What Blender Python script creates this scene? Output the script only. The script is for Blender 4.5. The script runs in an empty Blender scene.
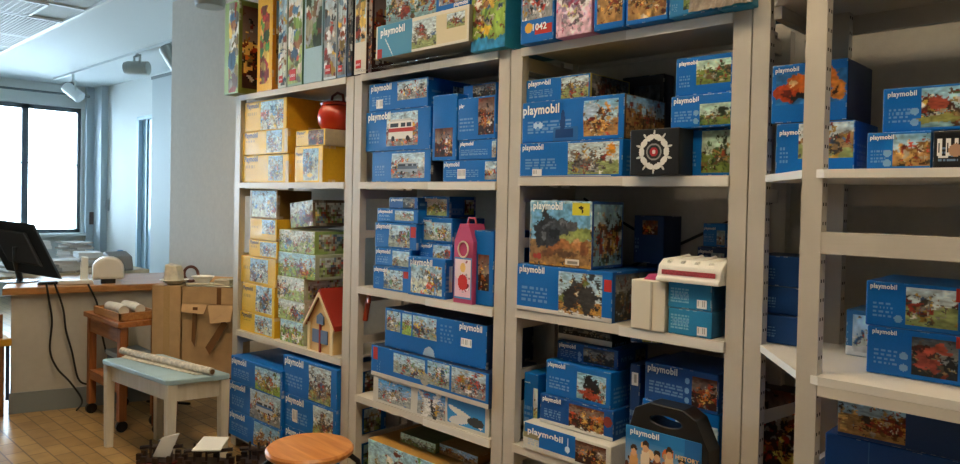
import bpy, bmesh, math, random
import numpy as np
from mathutils import Vector, Matrix
C = bpy.context.scene.collection
PI = math.pi
# ------------------------------------------------------------------ camera
f, TH, PH, RO, CX, CY = 719.2, math.radians(43.7), math.radians(1.05), math.radians(1.23), 480, 214
CAM = Vector((0, 0, 1.6))
Fv = Vector((-math.sin(TH)*math.cos(PH), math.cos(TH)*math.cos(PH), -math.sin(PH)))
Rt = Vector((math.cos(TH), math.sin(TH), 0)); Up = Rt.cross(Fv)
Rv = math.cos(RO)*Rt + math.sin(RO)*Up; Uv = -math.sin(RO)*Rt + math.cos(RO)*Up
cd = bpy.data.cameras.new('camera'); cam = bpy.data.objects.new('camera', cd); C.objects.link(cam)
M = Matrix((Rv, Uv, -Fv)).transposed().to_4x4(); M.translation = CAM
cam.matrix_world = M
cd.sensor_width = 36; cd.lens = f*36/960; cd.shift_y = -(232-CY)/960; cd.clip_start = 0.05
bpy.context.scene.camera = cam
def ray(x, y): return Fv + Rv*((x-CX)/f) - Uv*((y-CY)/f)
def onY(x, y, Y): d = ray(x, y); return CAM + d*(Y/d.y)
def onX(x, y, X): d = ray(x, y); return CAM + d*(X/d.x)
def onZ(x, y, Z): d = ray(x, y); return CAM + d*((Z-1.6)/d.z)

# ------------------------------------------------------------------ materials
def lin(c):
    if isinstance(c, str):
        c = c.lstrip('#'); c = [int(c[i:i+2], 16)/255 for i in (0, 2, 4)]
    return tuple(((v/12.92) if v <= .04045 else ((v+.055)/1.055)**2.4) for v in c[:3])
_m = {}
def mat(name, col, rough=.5, metal=0, noise=0, nscale=20, bump=0, bscale=60, emit=0, coat=0, spec=.5):
    if name in _m: return _m[name]
    m = bpy.data.materials.new(name); m.use_nodes = True; nt = m.node_tree; b = nt.nodes['Principled BSDF']
    c = lin(col)+(1,)
    b.inputs['Base Color'].default_value = c; b.inputs['Roughness'].default_value = rough
    b.inputs['Metallic'].default_value = metal; b.inputs['Coat Weight'].default_value = coat
    b.inputs['Specular IOR Level'].default_value = spec
    tc = nt.nodes.new('ShaderNodeTexCoord')
    if noise:
        n = nt.nodes.new('ShaderNodeTexNoise'); n.inputs['Scale'].default_value = nscale; n.inputs['Detail'].default_value = 4
        nt.links.new(tc.outputs['Object'], n.inputs['Vector'])
        r = nt.nodes.new('ShaderNodeValToRGB'); r.color_ramp.elements[0].position = .3; r.color_ramp.elements[1].position = .7
        r.color_ramp.elements[0].color = tuple(v*(1-noise) for v in c[:3])+(1,)
        r.color_ramp.elements[1].color = tuple(min(1, v*(1+noise)) for v in c[:3])+(1,)
        nt.links.new(n.outputs['Fac'], r.inputs['Fac']); nt.links.new(r.outputs['Color'], b.inputs['Base Color'])
    if bump:
        n2 = nt.nodes.new('ShaderNodeTexNoise'); n2.inputs['Scale'].default_value = bscale
        nt.links.new(tc.outputs['Object'], n2.inputs['Vector'])
        bp = nt.nodes.new('ShaderNodeBump'); bp.inputs['Strength'].default_value = bump; bp.inputs['Distance'].default_value = .01
        nt.links.new(n2.outputs['Fac'], bp.inputs['Height']); nt.links.new(bp.outputs['Normal'], b.inputs['Normal'])
    if emit:
        b.inputs['Emission Color'].default_value = c; b.inputs['Emission Strength'].default_value = emit
    _m[name] = m
    return m
def wood(name, c1, c2, axis=0, scale=6, rough=.45):
    if name in _m: return _m[name]
    m = mat(name, c1, rough); nt = m.node_tree; b = nt.nodes['Principled BSDF']
    tc = nt.nodes.new('ShaderNodeTexCoord'); mp = nt.nodes.new('ShaderNodeMapping')
    s = [scale*4]*3; s[axis] = scale*.4; mp.inputs['Scale'].default_value = s
    n = nt.nodes.new('ShaderNodeTexNoise'); n.inputs['Scale'].default_value = 1.5; n.inputs['Detail'].default_value = 6; n.inputs['Distortion'].default_value = .6
    r = nt.nodes.new('ShaderNodeValToRGB'); r.color_ramp.elements[0].position = .35; r.color_ramp.elements[1].position = .68
    r.color_ramp.elements[0].color = lin(c2)+(1,); r.color_ramp.elements[1].color = lin(c1)+(1,)
    L = nt.links.new
    L(tc.outputs['Object'], mp.inputs['Vector']); L(mp.outputs['Vector'], n.inputs['Vector']); L(n.outputs['Fac'], r.inputs['Fac']); L(r.outputs['Color'], b.inputs['Base Color'])
    return m
def floor_mat():
    m = mat('floor_tile', '#a07848', .28); nt = m.node_tree; b = nt.nodes['Principled BSDF']; L = nt.links.new
    tc = nt.nodes.new('ShaderNodeTexCoord'); mp = nt.nodes.new('ShaderNodeMapping'); mp.inputs['Rotation'].default_value = (0, 0, 0)
    br = nt.nodes.new('ShaderNodeTexBrick'); br.inputs['Scale'].default_value = 1
    br.inputs['Color1'].default_value = lin('#b3935f')+(1,); br.inputs['Color2'].default_value = lin('#997849')+(1,)
    br.inputs['Mortar'].default_value = lin('#67513a')+(1,); br.inputs['Mortar Size'].default_value = .0045
    br.inputs['Brick Width'].default_value = .21; br.inputs['Row Height'].default_value = .105; br.inputs['Bias'].default_value = -.1
    L(tc.outputs['Object'], mp.inputs['Vector']); L(mp.outputs['Vector'], br.inputs['Vector'])
    n = nt.nodes.new('ShaderNodeTexNoise'); n.inputs['Scale'].default_value = 9; n.inputs['Detail'].default_value = 5
    mx = nt.nodes.new('ShaderNodeMix'); mx.data_type = 'RGBA'; mx.blend_type = 'MULTIPLY'; mx.inputs[0].default_value = .5
    r = nt.nodes.new('ShaderNodeValToRGB'); r.color_ramp.elements[0].color = (.5, .45, .4, 1); r.color_ramp.elements[0].position = .3; r.color_ramp.elements[1].position = .65
    L(tc.outputs['Object'], n.inputs['Vector']); L(n.outputs['Fac'], r.inputs['Fac'])
    L(br.outputs['Color'], mx.inputs[6]); L(r.outputs['Color'], mx.inputs[7]); L(mx.outputs[2], b.inputs['Base Color'])
    bp = nt.nodes.new('ShaderNodeBump'); bp.inputs['Strength'].default_value = .35; bp.inputs['Distance'].default_value = .004; bp.invert = True
    L(br.outputs['Fac'], bp.inputs['Height']); L(bp.outputs['Normal'], b.inputs['Normal'])
    return m
def printed_mat():
    m = mat('printed_card', '#ffffff', .42, coat=.04, spec=.35); nt = m.node_tree; b = nt.nodes['Principled BSDF']
    a = nt.nodes.new('ShaderNodeAttribute'); a.attribute_name = 'print'; nt.links.new(a.outputs['Color'], b.inputs['Base Color'])
    return m
PRINT = printed_mat()
CREAM = mat('cream_painted_steel', '#c3bdb2', .42, noise=.05, nscale=7)
SHELFM = mat('pale_shelf_paint', '#cfc9bd', .42, noise=.05, nscale=5)
STRIP = mat('white_label_strip', '#dfddd6', .4)
HOLE = mat('dark_hole', '#15130f', .9)
WHITE = mat('white_plastic', '#e4e3dc', .35)
INK = mat('white_ink', '#f2f3f2', .4)
NAVYINK = mat('navy_ink', '#3a4458', .4)
BLUEINK = mat('blue_ink', '#1c4fa0', .4)
REDINK = mat('red_ink', '#c5281d', .4)
BLACK = mat('black_plastic', '#121315', .38)
BLACKM = mat('black_metal', '#15161a', .35, metal=.3)
CARD = mat('brown_cardboard', '#b7966c', .75, noise=.1, nscale=12)
TAPE = mat('brown_tape', '#7c5a34', .25)
WALLM = mat('grey_wall_paint', '#c9c4ba', .85, noise=.04, nscale=30, bump=.15, bscale=220)
WALLW = mat('white_wall_paint', '#d4dcdc', .8)
PLASTER = mat('white_ceiling_plaster', '#c3cdd0', .8)

# ------------------------------------------------------------------ mesh helper
class MB:
    def __init__(s): s.v = []; s.f = []; s.mi = []; s.cur = 0
    def add(s, vs, fs):
        n = len(s.v); s.v += [tuple(v) for v in vs]; s.f += [[i+n for i in q] for q in fs]; s.mi += [s.cur]*len(fs); return s
    def box(s, x0, x1, y0, y1, z0, z1, mtx=None):
        vs = [Vector((x, y, z)) for z in (z0, z1) for y in (y0, y1) for x in (x0, x1)]
        if mtx: vs = [mtx @ v for v in vs]
        return s.add(vs, [(0, 2, 3, 1), (4, 5, 7, 6), (0, 1, 5, 4), (2, 6, 7, 3), (0, 4, 6, 2), (1, 3, 7, 5)])
    def prism(s, poly, a, b, axis='z'):
        def P(p, t): return {'z': (p[0], p[1], t), 'y': (p[0], t, p[1]), 'x': (t, p[0], p[1])}[axis]
        n = len(poly); vs = [P(p, a) for p in poly]+[P(p, b) for p in poly]
        return s.add(vs, [list(range(n))[::-1], list(range(n, 2*n))]+[(i, (i+1) % n, n+(i+1) % n, n+i) for i in range(n)])
    def hull8(s, q, n):           # quad q (4 Vectors) extruded by Vector n
        vs = list(q)+[v+n for v in q]
        return s.add(vs, [(3, 2, 1, 0), (4, 5, 6, 7)]+[(i, (i+1) % 4, 4+(i+1) % 4, 4+i) for i in range(4)])
    def tube(s, pts, r, n=10, cap=True):
        pts = [Vector(p) for p in pts]; k = len(pts); rs = r if isinstance(r, (list, tuple)) else [r]*k
        rings = []; up = None
        for i, p in enumerate(pts):
            t = (pts[min(i+1, k-1)]-pts[max(i-1, 0)]).normalized()
            if up is None: up = t.orthogonal().normalized()
            up = (up - t*up.dot(t)).normalized(); w = t.cross(up)
            rings.append([p+(up*math.cos(a)+w*math.sin(a))*rs[i] for a in [2*PI*j/n for j in range(n)]])
        vs = [v for r_ in rings for v in r_]; fs = []
        for i in range(k-1):
            for j in range(n): fs.append((i*n+j, i*n+(j+1) % n, (i+1)*n+(j+1) % n, (i+1)*n+j))
        if cap: fs += [list(range(n))[::-1], [(k-1)*n+j for j in range(n)]]
        return s.add(vs, fs)
    def lathe(s, prof, c=(0, 0, 0), n=28):
        vs = []; fs = []
        for r, z in prof:
            for j in range(n): a = 2*PI*j/n; vs.append((c[0]+r*math.cos(a), c[1]+r*math.sin(a), c[2]+z))
        for i in range(len(prof)-1):
            for j in range(n): fs.append((i*n+j, i*n+(j+1) % n, (i+1)*n+(j+1) % n, (i+1)*n+j))
        fs += [list(range(n))[::-1], [(len(prof)-1)*n+j for j in range(n)]]
        return s.add(vs, fs)
    def build(s, name, mats, parent=None, bevel=0, smooth=False, origin=None):
        me = bpy.data.meshes.new(name); o0 = Vector(origin) if origin is not None else Vector((0, 0, 0))
        me.from_pydata([tuple(Vector(v)-o0) for v in s.v], [], s.f)
        if not isinstance(mats, (list, tuple)): mats = [mats]
        for m in mats: me.materials.append(m)
        me.polygons.foreach_set('material_index', s.mi)
        if smooth:
            for p in me.polygons: p.use_smooth = True
        me.update(); bm = bmesh.new(); bm.from_mesh(me); bmesh.ops.recalc_face_normals(bm, faces=bm.faces); bm.to_mesh(me); bm.free()
        if smooth: me.set_sharp_from_angle(angle=math.radians(40))
        o = bpy.data.objects.new(name, me); C.objects.link(o); o.location = o0
        if parent: o.parent = parent
        if bevel:
            b = o.modifiers.new('bevel', 'BEVEL'); b.width = bevel; b.segments = 2; b.limit_method = 'ANGLE'
        return o
def thing(name, label, cat, loc=(0, 0, 0), rz=0, group=None):
    o = bpy.data.objects.new(name, None); C.objects.link(o); o.location = loc; o.rotation_euler = (0, 0, rz); o.empty_display_size = .05
    return tag(o, label, cat, group)
def tag(o, label, cat, group=None):
    o['label'] = label; o['category'] = cat
    if group: o['group'] = group
    return o
def struct(o): o['kind'] = 'structure'; return o

# ------------------------------------------------------------------ lettering
_t = {}
def text_mesh(s, bold=.02):
    if (s, bold) in _t: return _t[(s, bold)]
    cu = bpy.data.curves.new('t', 'FONT'); cu.body = s; cu.size = 1; cu.offset = bold+.012; cu.extrude = .01; cu.space_character = 1.08; cu.resolution_u = 3
    ob = bpy.data.objects.new('t', cu); C.objects.link(ob); dg = bpy.context.evaluated_depsgraph_get()
    me = bpy.data.meshes.new_from_object(ob.evaluated_get(dg)); bpy.data.objects.remove(ob)
    n = len(me.vertices); co = np.empty(n*3, np.float32); me.vertices.foreach_get('co', co); co = co.reshape(-1, 3)
    mn = co.min(0); mx = co.max(0)
    co[:, 0] = (co[:, 0]-mn[0])/(mx[0]-mn[0]); h = mx[1]-mn[1]; asp = (mx[0]-mn[0])/h
    co[:, 1] = (co[:, 1]-mn[1])/h; z = co[:, 1].copy(); co[:, 1] = -co[:, 2]*.06; co[:, 2] = z
    me.vertices.foreach_set('co', co.ravel()); me.materials.clear(); me.materials.append(INK); me.update()
    _t[(s, bold)] = (me, asp); return _t[(s, bold)]
def lettering(s, parent, x, z, w, y, m=INK, h=None, rot=0, bold=.02, side=False):
    me, asp = text_mesh(s, bold)
    if m is not INK:
        key = (s, bold, m.name)
        if key not in _t: me2 = me.copy(); me2.materials.clear(); me2.materials.append(m); _t[key] = me2
        me = _t[key]
    o = bpy.data.objects.new('lettering', me); C.objects.link(o); o.parent = parent
    h = h or w/asp
    o.scale = (w, .03, h)
    if side: o.location = (y+.0012, x, z); o.rotation_euler = (0, rot, PI/2)
    else: o.location = (x, y-.0012, z); o.rotation_euler = (0, rot, 0)
    return o

# ------------------------------------------------------------------ printed canvases
def mixc(c, r):
    c = c.lstrip('#'); k = r.uniform(.5, 1.12); q = [int(c[i:i+2], 16)*k for i in (0, 2, 4)]; g = sum(q)/3
    return [min(1, (v*.95+g*.05)/255) for v in q]
class Canvas:
    def __init__(s, w, h, base, rng, cell=.0045):
        s.nu = max(6, int(w/cell)); s.nv = max(5, int(h/cell)); s.w = w; s.h = h
        s.a = np.zeros((s.nv, s.nu, 3)); s.a[:] = lin(base); s.rng = rng
        s.pics = []; s.u = (np.arange(s.nu)+.5)/s.nu; s.v = (np.arange(s.nv)+.5)/s.nv
        s.U, s.V = np.meshgrid(s.u, s.v)
    def rect(s, x0, y0, x1, y1, c, al=1):
        m = (s.U >= x0) & (s.U < x1) & (s.V >= y0) & (s.V < y1); s.a[m] = s.a[m]*(1-al)+np.array(lin(c))*al; return m
    def ell(s, cx, cy, rx, ry, c, rot=0, clip=None):
        dx = (s.U-cx)*s.w; dy = (s.V-cy)*s.h; k, q = math.cos(rot), math.sin(rot)
        m = ((dx*k+dy*q)/(rx))**2+((-dx*q+dy*k)/(ry))**2 < 1
        if clip is not None: m &= clip
        s.a[m] = lin(c); return m
    def pic(s, x0, y0, x1, y1, theme, n=None, big=None):
        sky, ground, pal = THEMES[theme]; r = s.rng
        m = s.rect(x0, y0, x1, y1, sky); hz = y0+(y1-y0)*r.uniform(.35, .6)
        t = np.clip((s.V-hz)/(max(y1-hz, .01)), 0, 1)[..., None]
        s.a[m] = (s.a*(1-.35*(1-t))+np.array(lin('#e9e3cf'))*.35*(1-t))[m]
        g = m & (s.V < hz+.03*np.sin(s.U*20)); s.a[g] = lin(ground)
        pw = (x1-x0)*s.w; ph = (y1-y0)*s.h; sc = min(pw, ph*1.2)
        cxs = [r.uniform(x0+.15*(x1-x0), x1-.12*(x1-x0)) for _ in range(3)]   # the figures gather in clumps
        for i in range(5):
            a = r.uniform(.1, .24)*sc; c = r.choice(pal[:4] if big is None else big)
            s.ell(r.choice(cxs)+r.gauss(0, .08)*(x1-x0), r.uniform(y0+.2*(y1-y0), y0+.6*(y1-y0)), a*r.uniform(.6, 1.4), a*r.uniform(.35, 1), mixc(c, r), r.uniform(-.6, .6), m)
        n = n or min(150, int(30+120*pw*ph/.02))
        for i in range(n):
            a = r.uniform(.02, .075)*sc; k = r.random() < .6
            s.ell((r.choice(cxs)+r.gauss(0, .16)*(x1-x0)) if k else r.uniform(x0, x1), y0+(y1-y0)*min(.95, abs(r.gauss(.4, .22))+.02), a*r.uniform(.25, 1.5), a*r.uniform(.25, 1.2), mixc(r.choice(pal), r), r.uniform(-1.5, 1.5), m)
        s.pics.append((x0, y0, x1, y1))
    def noise(s, k, rs):
        g = rs.rand(k+1, k+1); yy = s.v*k; xx = s.u*k; yi = yy.astype(int); xi = xx.astype(int); fy = (yy-yi)[:, None]; fx = (xx-xi)[None]
        A = g[yi][:, xi]; B = g[yi][:, xi+1]; D = g[yi+1][:, xi]; E = g[yi+1][:, xi+1]
        return (A*(1-fx)+B*fx)*(1-fy)+(D*(1-fx)+E*fx)*fy
    def finish(s):
        rs = np.random.RandomState(s.rng.randrange(10**6))
        J, I = np.meshgrid(np.arange(s.nu), np.arange(s.nv))
        k1 = max(4, int(s.w/.02)); k2 = max(6, int(s.w/.008))
        du = (s.noise(k1, rs)-.5)*5+(s.noise(k2, rs)-.5)*4; dv = (s.noise(k1, rs)-.5)*5+(s.noise(k2, rs)-.5)*4
        sh = (.6+.75*s.noise(k1, rs))*(.65+.8*s.noise(k2, rs))
        for (x0, y0, x1, y1) in s.pics:
            m = (s.U >= x0) & (s.U < x1) & (s.V >= y0) & (s.V < y1)
            if not m.any(): continue
            ii = np.clip(np.round(I+dv).astype(int), I[m].min(), I[m].max()); jj = np.clip(np.round(J+du).astype(int), J[m].min(), J[m].max())
            w = np.clip(s.a[ii, jj]*sh[..., None], 0, .92)
            p = np.pad(w, ((1, 1), (1, 1), (0, 0)), 'edge')
            w = w*.75+.25*(p[:-2, 1:-1]+p[2:, 1:-1]+p[1:-1, :-2]+p[1:-1, 2:])/4
            s.a[m] = w[m]
    def textlines(s, x0, y0, x1, y1, c, n=4):
        hgt = (y1-y0)/n
        for i in range(n):
            yy = y0+i*hgt; x = x0
            while x < x1:
                w = s.rng.uniform(.03, .12)*(x1-x0)*2; s.rect(x, yy+.2*hgt, min(x+w, x1), yy+.75*hgt, c, .5); x += w+.02
    def barcode(s, x0, y0, x1, y1):
        s.rect(x0, y0, x1, y1, '#e8e8e8')
        k = 6
        for i in range(k): s.rect(x0+(x1-x0)*(i+.45)/(k+.3), y0+.25*(y1-y0), x0+(x1-x0)*(i+.8)/(k+.3), y0+.9*(y1-y0), '#555555', .6)
    def wear(s, amt=.25, c='#d9d8d0'):
        r = np.random.RandomState(s.rng.randrange(10**6))
        def run(n): q = np.repeat(r.rand(n//4+2), 4)[:n]; return (q < amt*.8)[:, None]*r.uniform(.15, .55, (n, 1))*np.array([1.0])
        for e, n in ((np.s_[0, :], s.nu), (np.s_[-1, :], s.nu), (np.s_[:, 0], s.nv), (np.s_[:, -1], s.nv)):
            k = run(n); s.a[e] = s.a[e]*(1-k)+np.array(lin(c))*k
        k = r.rand(s.nv, s.nu)[..., None]; s.a *= .96+.08*k
THEMES = {
 'pirate': ('#8fc4dd', '#7a9fa6', ['#5b3a20', '#8a2b1c', '#23201d', '#c9a063', '#ece6d8', '#a33a22', '#3c5a35', '#d8b24a']),
 'castle': ('#b8cdd6', '#8e9a62', ['#8c8a84', '#6a655e', '#a88458', '#a23425', '#d8d4c8', '#48403a', '#c49a3c', '#3e5f8a']),
 'vehicle': ('#a9c8dc', '#8f9090', ['#e6e6e2', '#b53324', '#2b3038', '#e0b030', '#f0f0ee', '#5b6b7c', '#d05a28', '#7799b8']),
 'fire': ('#5a2a18', '#3a2018', ['#c4431c', '#e07a28', '#3a1c14', '#f0c060', '#8a2414', '#d8d0c4', '#20160f', '#a85a28']),
 'jungle': ('#a9cfc0', '#6d7f3e', ['#3f5f33', '#6b5335', '#2f4228', '#b08a4e', '#c9c49a', '#8a3a24', '#d9dcd0', '#507d46']),
 'city': ('#9cc6e4', '#98a39a', ['#d9dad6', '#3f6fae', '#b4402e', '#e3bf4a', '#5d6468', '#f2f2ee', '#8a6240', '#58a05a']),
 'farm': ('#9fd0ea', '#8faf4e', ['#c9522e', '#8a5b33', '#f0e9d8', '#e3b83c', '#5f8a3e', '#d9d2c0', '#3f6b9a', '#7a3f2a']),
 'gold': ('#7db3d4', '#a87f4c', ['#c98a3e', '#e0b060', '#7a4a24', '#b53f28', '#efe0c0', '#3f3428', '#d8a04a', '#8a2f20']),
 'dark': ('#28384a', '#1c2024', ['#2e3338', '#54483a', '#8a6a44', '#6f2a1c', '#8f979a', '#1a1c1e', '#3b4f66', '#b09a6a']),
 'pink': ('#ecd4df', '#e8c0d2', ['#e5a7c0', '#f6eef0', '#c8527e', '#bfa0c8', '#ffffff', '#9a8a94', '#d9c4d2', '#e0d090']),
 'cave': ('#9cc3dc', '#b5893f', ['#3b3d40', '#55585a', '#2a2b2d', '#9c6a36', '#c98e4a', '#7d8a44', '#6a4a30', '#e6d9b8']),
 'yellowpic': ('#9cc8e4', '#c7cfc0', ['#3f7fb5', '#e8eef0', '#c94f32', '#6a7f8a', '#e8c33c', '#f4f4f0', '#8a6a4a', '#4f94c4']),
 'blocks': ('#cfe0e2', '#a8c07a', ['#7aa24e', '#e4e0cc', '#c24a34', '#4a7fae', '#e2c258', '#8a8f88', '#f0f0e6', '#9a6a44']),
 'egypt': ('#3b86c4', '#c99a5e', ['#d8a468', '#b5703a', '#e8c79a', '#7a3f22', '#f0dcc0', '#c4632c', '#4a2c1c', '#e6b06a']),
 'lettersy': ('#efb12c', '#efb12c', ['#d23a22', '#3f8a3c', '#d86a1c', '#f2c84a', '#b82a1c', '#f0e0c0', '#5a9a3c']),
 'plane': ('#3f9be0', '#9aa2a4', ['#f0f0ee', '#e0e2e4', '#b8bcc0', '#2f5fa0', '#d0462e', '#f4f4f2', '#58626a', '#e0b040']),
}
BLUE = '#0769bd'; DBLUE = '#0b4f96'; YEL = '#e8c13c'

def carton(name, X0, X1, Z0, Z1, Y0, depth, front, side, base, seed=0, yaw=0, parent=None, tilt=0, worn=0.006, topcol=None, cell=None, rest=0):
    """rounded carton with printed front (-y) and right side (+x); origin at front-left bottom corner"""
    w, h = X1-X0, Z1-Z0
    r_ = min(.004, w*.2, h*.2)
    def axisc(L, n): return np.concatenate([[0, r_*.5], np.linspace(r_, L-r_, max(2, n-1)), [L-r_*.5, L]])
    # every visible face is a grid; border rows sit on the rounded edge
    V = []; F = []; COL = []
    rng = np.random.RandomState(seed+7)
    ph = rng.rand(6)*6.28; am = rng.uniform(.3, 1)*worn
    def disp(P):
        x, y, z = P[:, 0], P[:, 1], P[:, 2]
        lo = np.array([r_, r_, r_]); hi = np.array([w-r_, depth-r_, h-r_])
        q = np.clip(P, lo, hi); d = P-q; n = np.linalg.norm(d, axis=1, keepdims=True); Q = q+np.where(n > 1e-9, d/np.maximum(n, 1e-9)*np.minimum(n, r_), 0)
        sx = np.sin(PI*np.clip(x/w, 0, 1)); sy = np.sin(PI*np.clip(y/depth, 0, 1)); sz = np.sin(PI*np.clip(z/h, 0, 1))
        Q[:, 1] += np.where(y < r_*1.01, am*sx*sz*np.sin(x*17+ph[0])*np.cos(z*23+ph[1]), 0)
        Q[:, 0] += np.where(x > w-r_*1.01, am*sy*sz*np.sin(y*19+ph[2]), 0)
        Q[:, 2] += np.where(z > h-r_*1.01, -am*sx*sy*(1+np.sin(x*14+ph[3])), 0)
        return Q
    def face(a, b, mk, colf, flip):
        nonlocal V, F, COL
        A, B = np.meshgrid(a, b); P = mk(A.ravel(), B.ravel()); n0 = sum(len(v) for v in V); V.append(disp(P))
        na, nb = len(a), len(b); idx = np.arange(na*nb).reshape(nb, na)+n0
        q = np.stack([idx[:-1, :-1], idx[:-1, 1:], idx[1:, 1:], idx[1:, :-1]], -1).reshape(-1, 4)
        if flip: q = q[:, ::-1]
        F.append(q)
        ca = (a[:-1]+a[1:])/2/a[-1]; cb = (b[:-1]+b[1:])/2/b[-1]
        CA, CB = np.meshgrid(ca, cb); COL.append(colf(CA.ravel(), CB.ravel()))
    def samp(cv): return lambda u, v: cv.a[np.minimum((v*cv.nv).astype(int), cv.nv-1), np.minimum((u*cv.nu).astype(int), cv.nu-1)]
    def flat(c): cc = np.array(lin(c)); return lambda u, v: np.tile(cc, (len(u), 1))
    ax = axisc(w, front.nu); az = axisc(h, front.nv); ay = axisc(depth, side.nu if side else 12)
    axc = axisc(w, 8); azc = axisc(h, 5); ayc = axisc(depth, 8)
    face(ax, az, lambda a, b: np.stack([a, a*0, b], 1), samp(front), False)
    if side: face(ay, axisc(h, side.nv), lambda a, b: np.stack([a*0+w, a, b], 1), samp(side), False)
    else: face(ayc, azc, lambda a, b: np.stack([a*0+w, a, b], 1), flat(base), False)
    face(ayc, azc, lambda a, b: np.stack([a*0, a, b], 1), flat(base), True)
    face(axc, azc, lambda a, b: np.stack([a, a*0+depth, b], 1), flat(base), True)
    face(axc, ayc, lambda a, b: np.stack([a, b, a*0+h], 1), flat(topcol or base), False)
    face(axc, ayc, lambda a, b: np.stack([a, b, a*0], 1), flat(base), True)
    V = np.concatenate(V).astype(np.float32); Fq = np.concatenate(F).astype(np.int32); COL = np.concatenate(COL)
    me = bpy.data.meshes.new(name); nf = len(Fq)
    me.vertices.add(len(V)); me.vertices.foreach_set('co', V.ravel())
    me.loops.add(nf*4); me.loops.foreach_set('vertex_index', Fq.ravel())
    me.polygons.add(nf); me.polygons.foreach_set('loop_start', np.arange(nf, dtype=np.int32)*4)
    me.update(calc_edges=True)
    at = me.color_attributes.new('print', 'FLOAT_COLOR', 'CORNER')
    c4 = np.ones((nf*4, 4), np.float32); c4[:, :3] = np.repeat(COL, 4, axis=0); at.data.foreach_set('color', c4.ravel())
    me.materials.append(PRINT)
    o = bpy.data.objects.new(name, me); C.objects.link(o)
    o.location = (X0, Y0, Z0); o.rotation_euler = (0, tilt, yaw)
    if parent: o.parent = parent
    return o

def front_art(cv, kind, pic, rng, px=None, badge=False, redtag=None, barcode=False):
    if kind == 'blue':                       # blue pack: wordmark left, picture right
        px = px or (.5, .06, .97, .94)
        cv.textlines(.06, .2, px[0]-.12, .55, '#8fb4dc', 4)
        cv.pic(*px, pic)
        if 0:
            for k in range(badge): cv.ell(px[0]-.05-.006/cv.w, .2+.24*k, .010, .010, '#86b0d8')
    elif kind == 'yellow':
        cv.textlines(.08, .5, .3, .66, '#8a6a30', 1)
        px = px or (.45, .1, .93, .95)
        cv.pic(*px, pic)
    elif kind == 'full':
        cv.pic(0, 0, 1, 1, pic)
    elif kind == 'plain': cv.textlines(.1, .2, .5, .6, '#8fb4dc', 4)
    cv.wear()

BOXES = {}
BAYS = [(-4.266, -3.146), (-3.002, -2.060), (-1.922, -1.037)]
def toybox(xl, xr, yt, z0, label, Y=2.265, depth=.28, kind='blue', pic='vehicle', base=BLUE, side='blue', yaw=0, logo=(.04, .74, .36), logotxt='playmobil', logom=None,
           px=None, badge=False, redtag=None, barcode=False, seed=None, group=None, ym=None, z1=None, tilt=0, name='toy_box', cat='toy box', top=None, sidepic=None, worn=.005, extra=None, clamp=True, post=None):
    seed = seed if seed is not None else (hash_(label)) % 99991
    rng = random.Random(seed)
    b = onY(xl, yt, Y)
    zt = z1 if z1 is not None else b.z
    ymid = ym if ym else yt+12
    X0 = onY(xl, ymid, Y).x; X1 = onY(xr, ymid, Y).x
    if z0 < 2.1 and clamp:
        for a_, b_ in BAYS:
            if a_-.05 < (X0+X1)/2 < b_+.05: X0 = max(X0, a_); X1 = min(X1, b_)
    w, h = X1-X0, max(.03, zt-z0)
    dist = math.hypot(X0, Y); cell = .0034*dist/2.7
    fr = Canvas(w, h, base, rng, cell)
    front_art(fr, kind, pic, rng, px, badge, redtag, barcode)
    sd = Canvas(depth, h, base if side == 'blue' else side, rng, cell*2)
    if sidepic: sd.pic(.06, .06, .94, .94, sidepic)
    elif side == 'blue': sd.textlines(.1, .15, .5, .6, '#7fa6d2', 4); sd.pic(.55, .2, .9, .8, pic)
    sd.wear(.15)
    if extra: extra(fr)
    fr.finish(); sd.finish()
    pp_ = px or (.5, .06, .97, .94)
    for k in range(int(badge or 0)): fr.ell(pp_[0]-.035-.008/fr.w, .2+.25*k, .010, .010, '#7fa8d0')
    if redtag: fr.rect(*redtag, '#b8322a')
    if barcode: fr.barcode(*(barcode if isinstance(barcode, tuple) else (.3, .06, .42, .32)))
    if post: post(fr)
    o = carton(name, X0, X1, z0, z0+h, Y, depth, fr, sd, base if side == 'blue' else side, seed, yaw or (seed % 100-50)/50*.014, topcol=top, tilt=tilt, worn=worn)
    tag(o, label, cat, group)
    if logo and logotxt:
        m = logom or (INK if kind != 'yellow' else NAVYINK)
        lx, lz, lw = logo; me, asp = text_mesh(logotxt, .02)
        W = lw*w; H = min(W/asp*1.15, h*.3)
        lettering(logotxt, o, lx*w, min(lz*h, h-H-.006), W, 0, m, H)
    BOXES[label] = o; o['_t'] = zt; del o['_t']
    o_top = z0+h
    return o, o_top
def van(cx, cy, w, h, body='#e2e2de', stripe='#b83226', roof='#c9ccce'):
    def fn(c):
        c.rect(cx-w/2, cy-h/2, cx+w/2, cy+h/2, body); c.rect(cx-w/2, cy-.1*h, cx+w/2, cy+.12*h, stripe); c.rect(cx-w*.46, cy+.16*h, cx-w*.1, cy+.4*h, '#303c48'); c.rect(cx+.02*w, cy+.16*h, cx+w*.2, cy+.4*h, '#303c48'); c.rect(cx+.26*w, cy+.16*h, cx+w*.44, cy+.4*h, '#303c48')
        c.rect(cx-w*.4, cy+h/2, cx+w*.4, cy+h*.6, roof)
        for k in (-.3, .3): c.ell(cx+k*w, cy-h*.5, .16*h*c.h, .16*h*c.h, '#1c1d20')
    return fn
def hash_(s):
    v = 7
    for ch in s: v = (v*131+ord(ch)) & 0xffffff
    return v
def stack(z, items, **common):
    for it in items:
        kw = dict(common); kw.update(it[4] if len(it) > 4 else {})
        o, z = toybox(it[0], it[1], it[2], z+.001, it[3], **kw)
    return z
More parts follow.
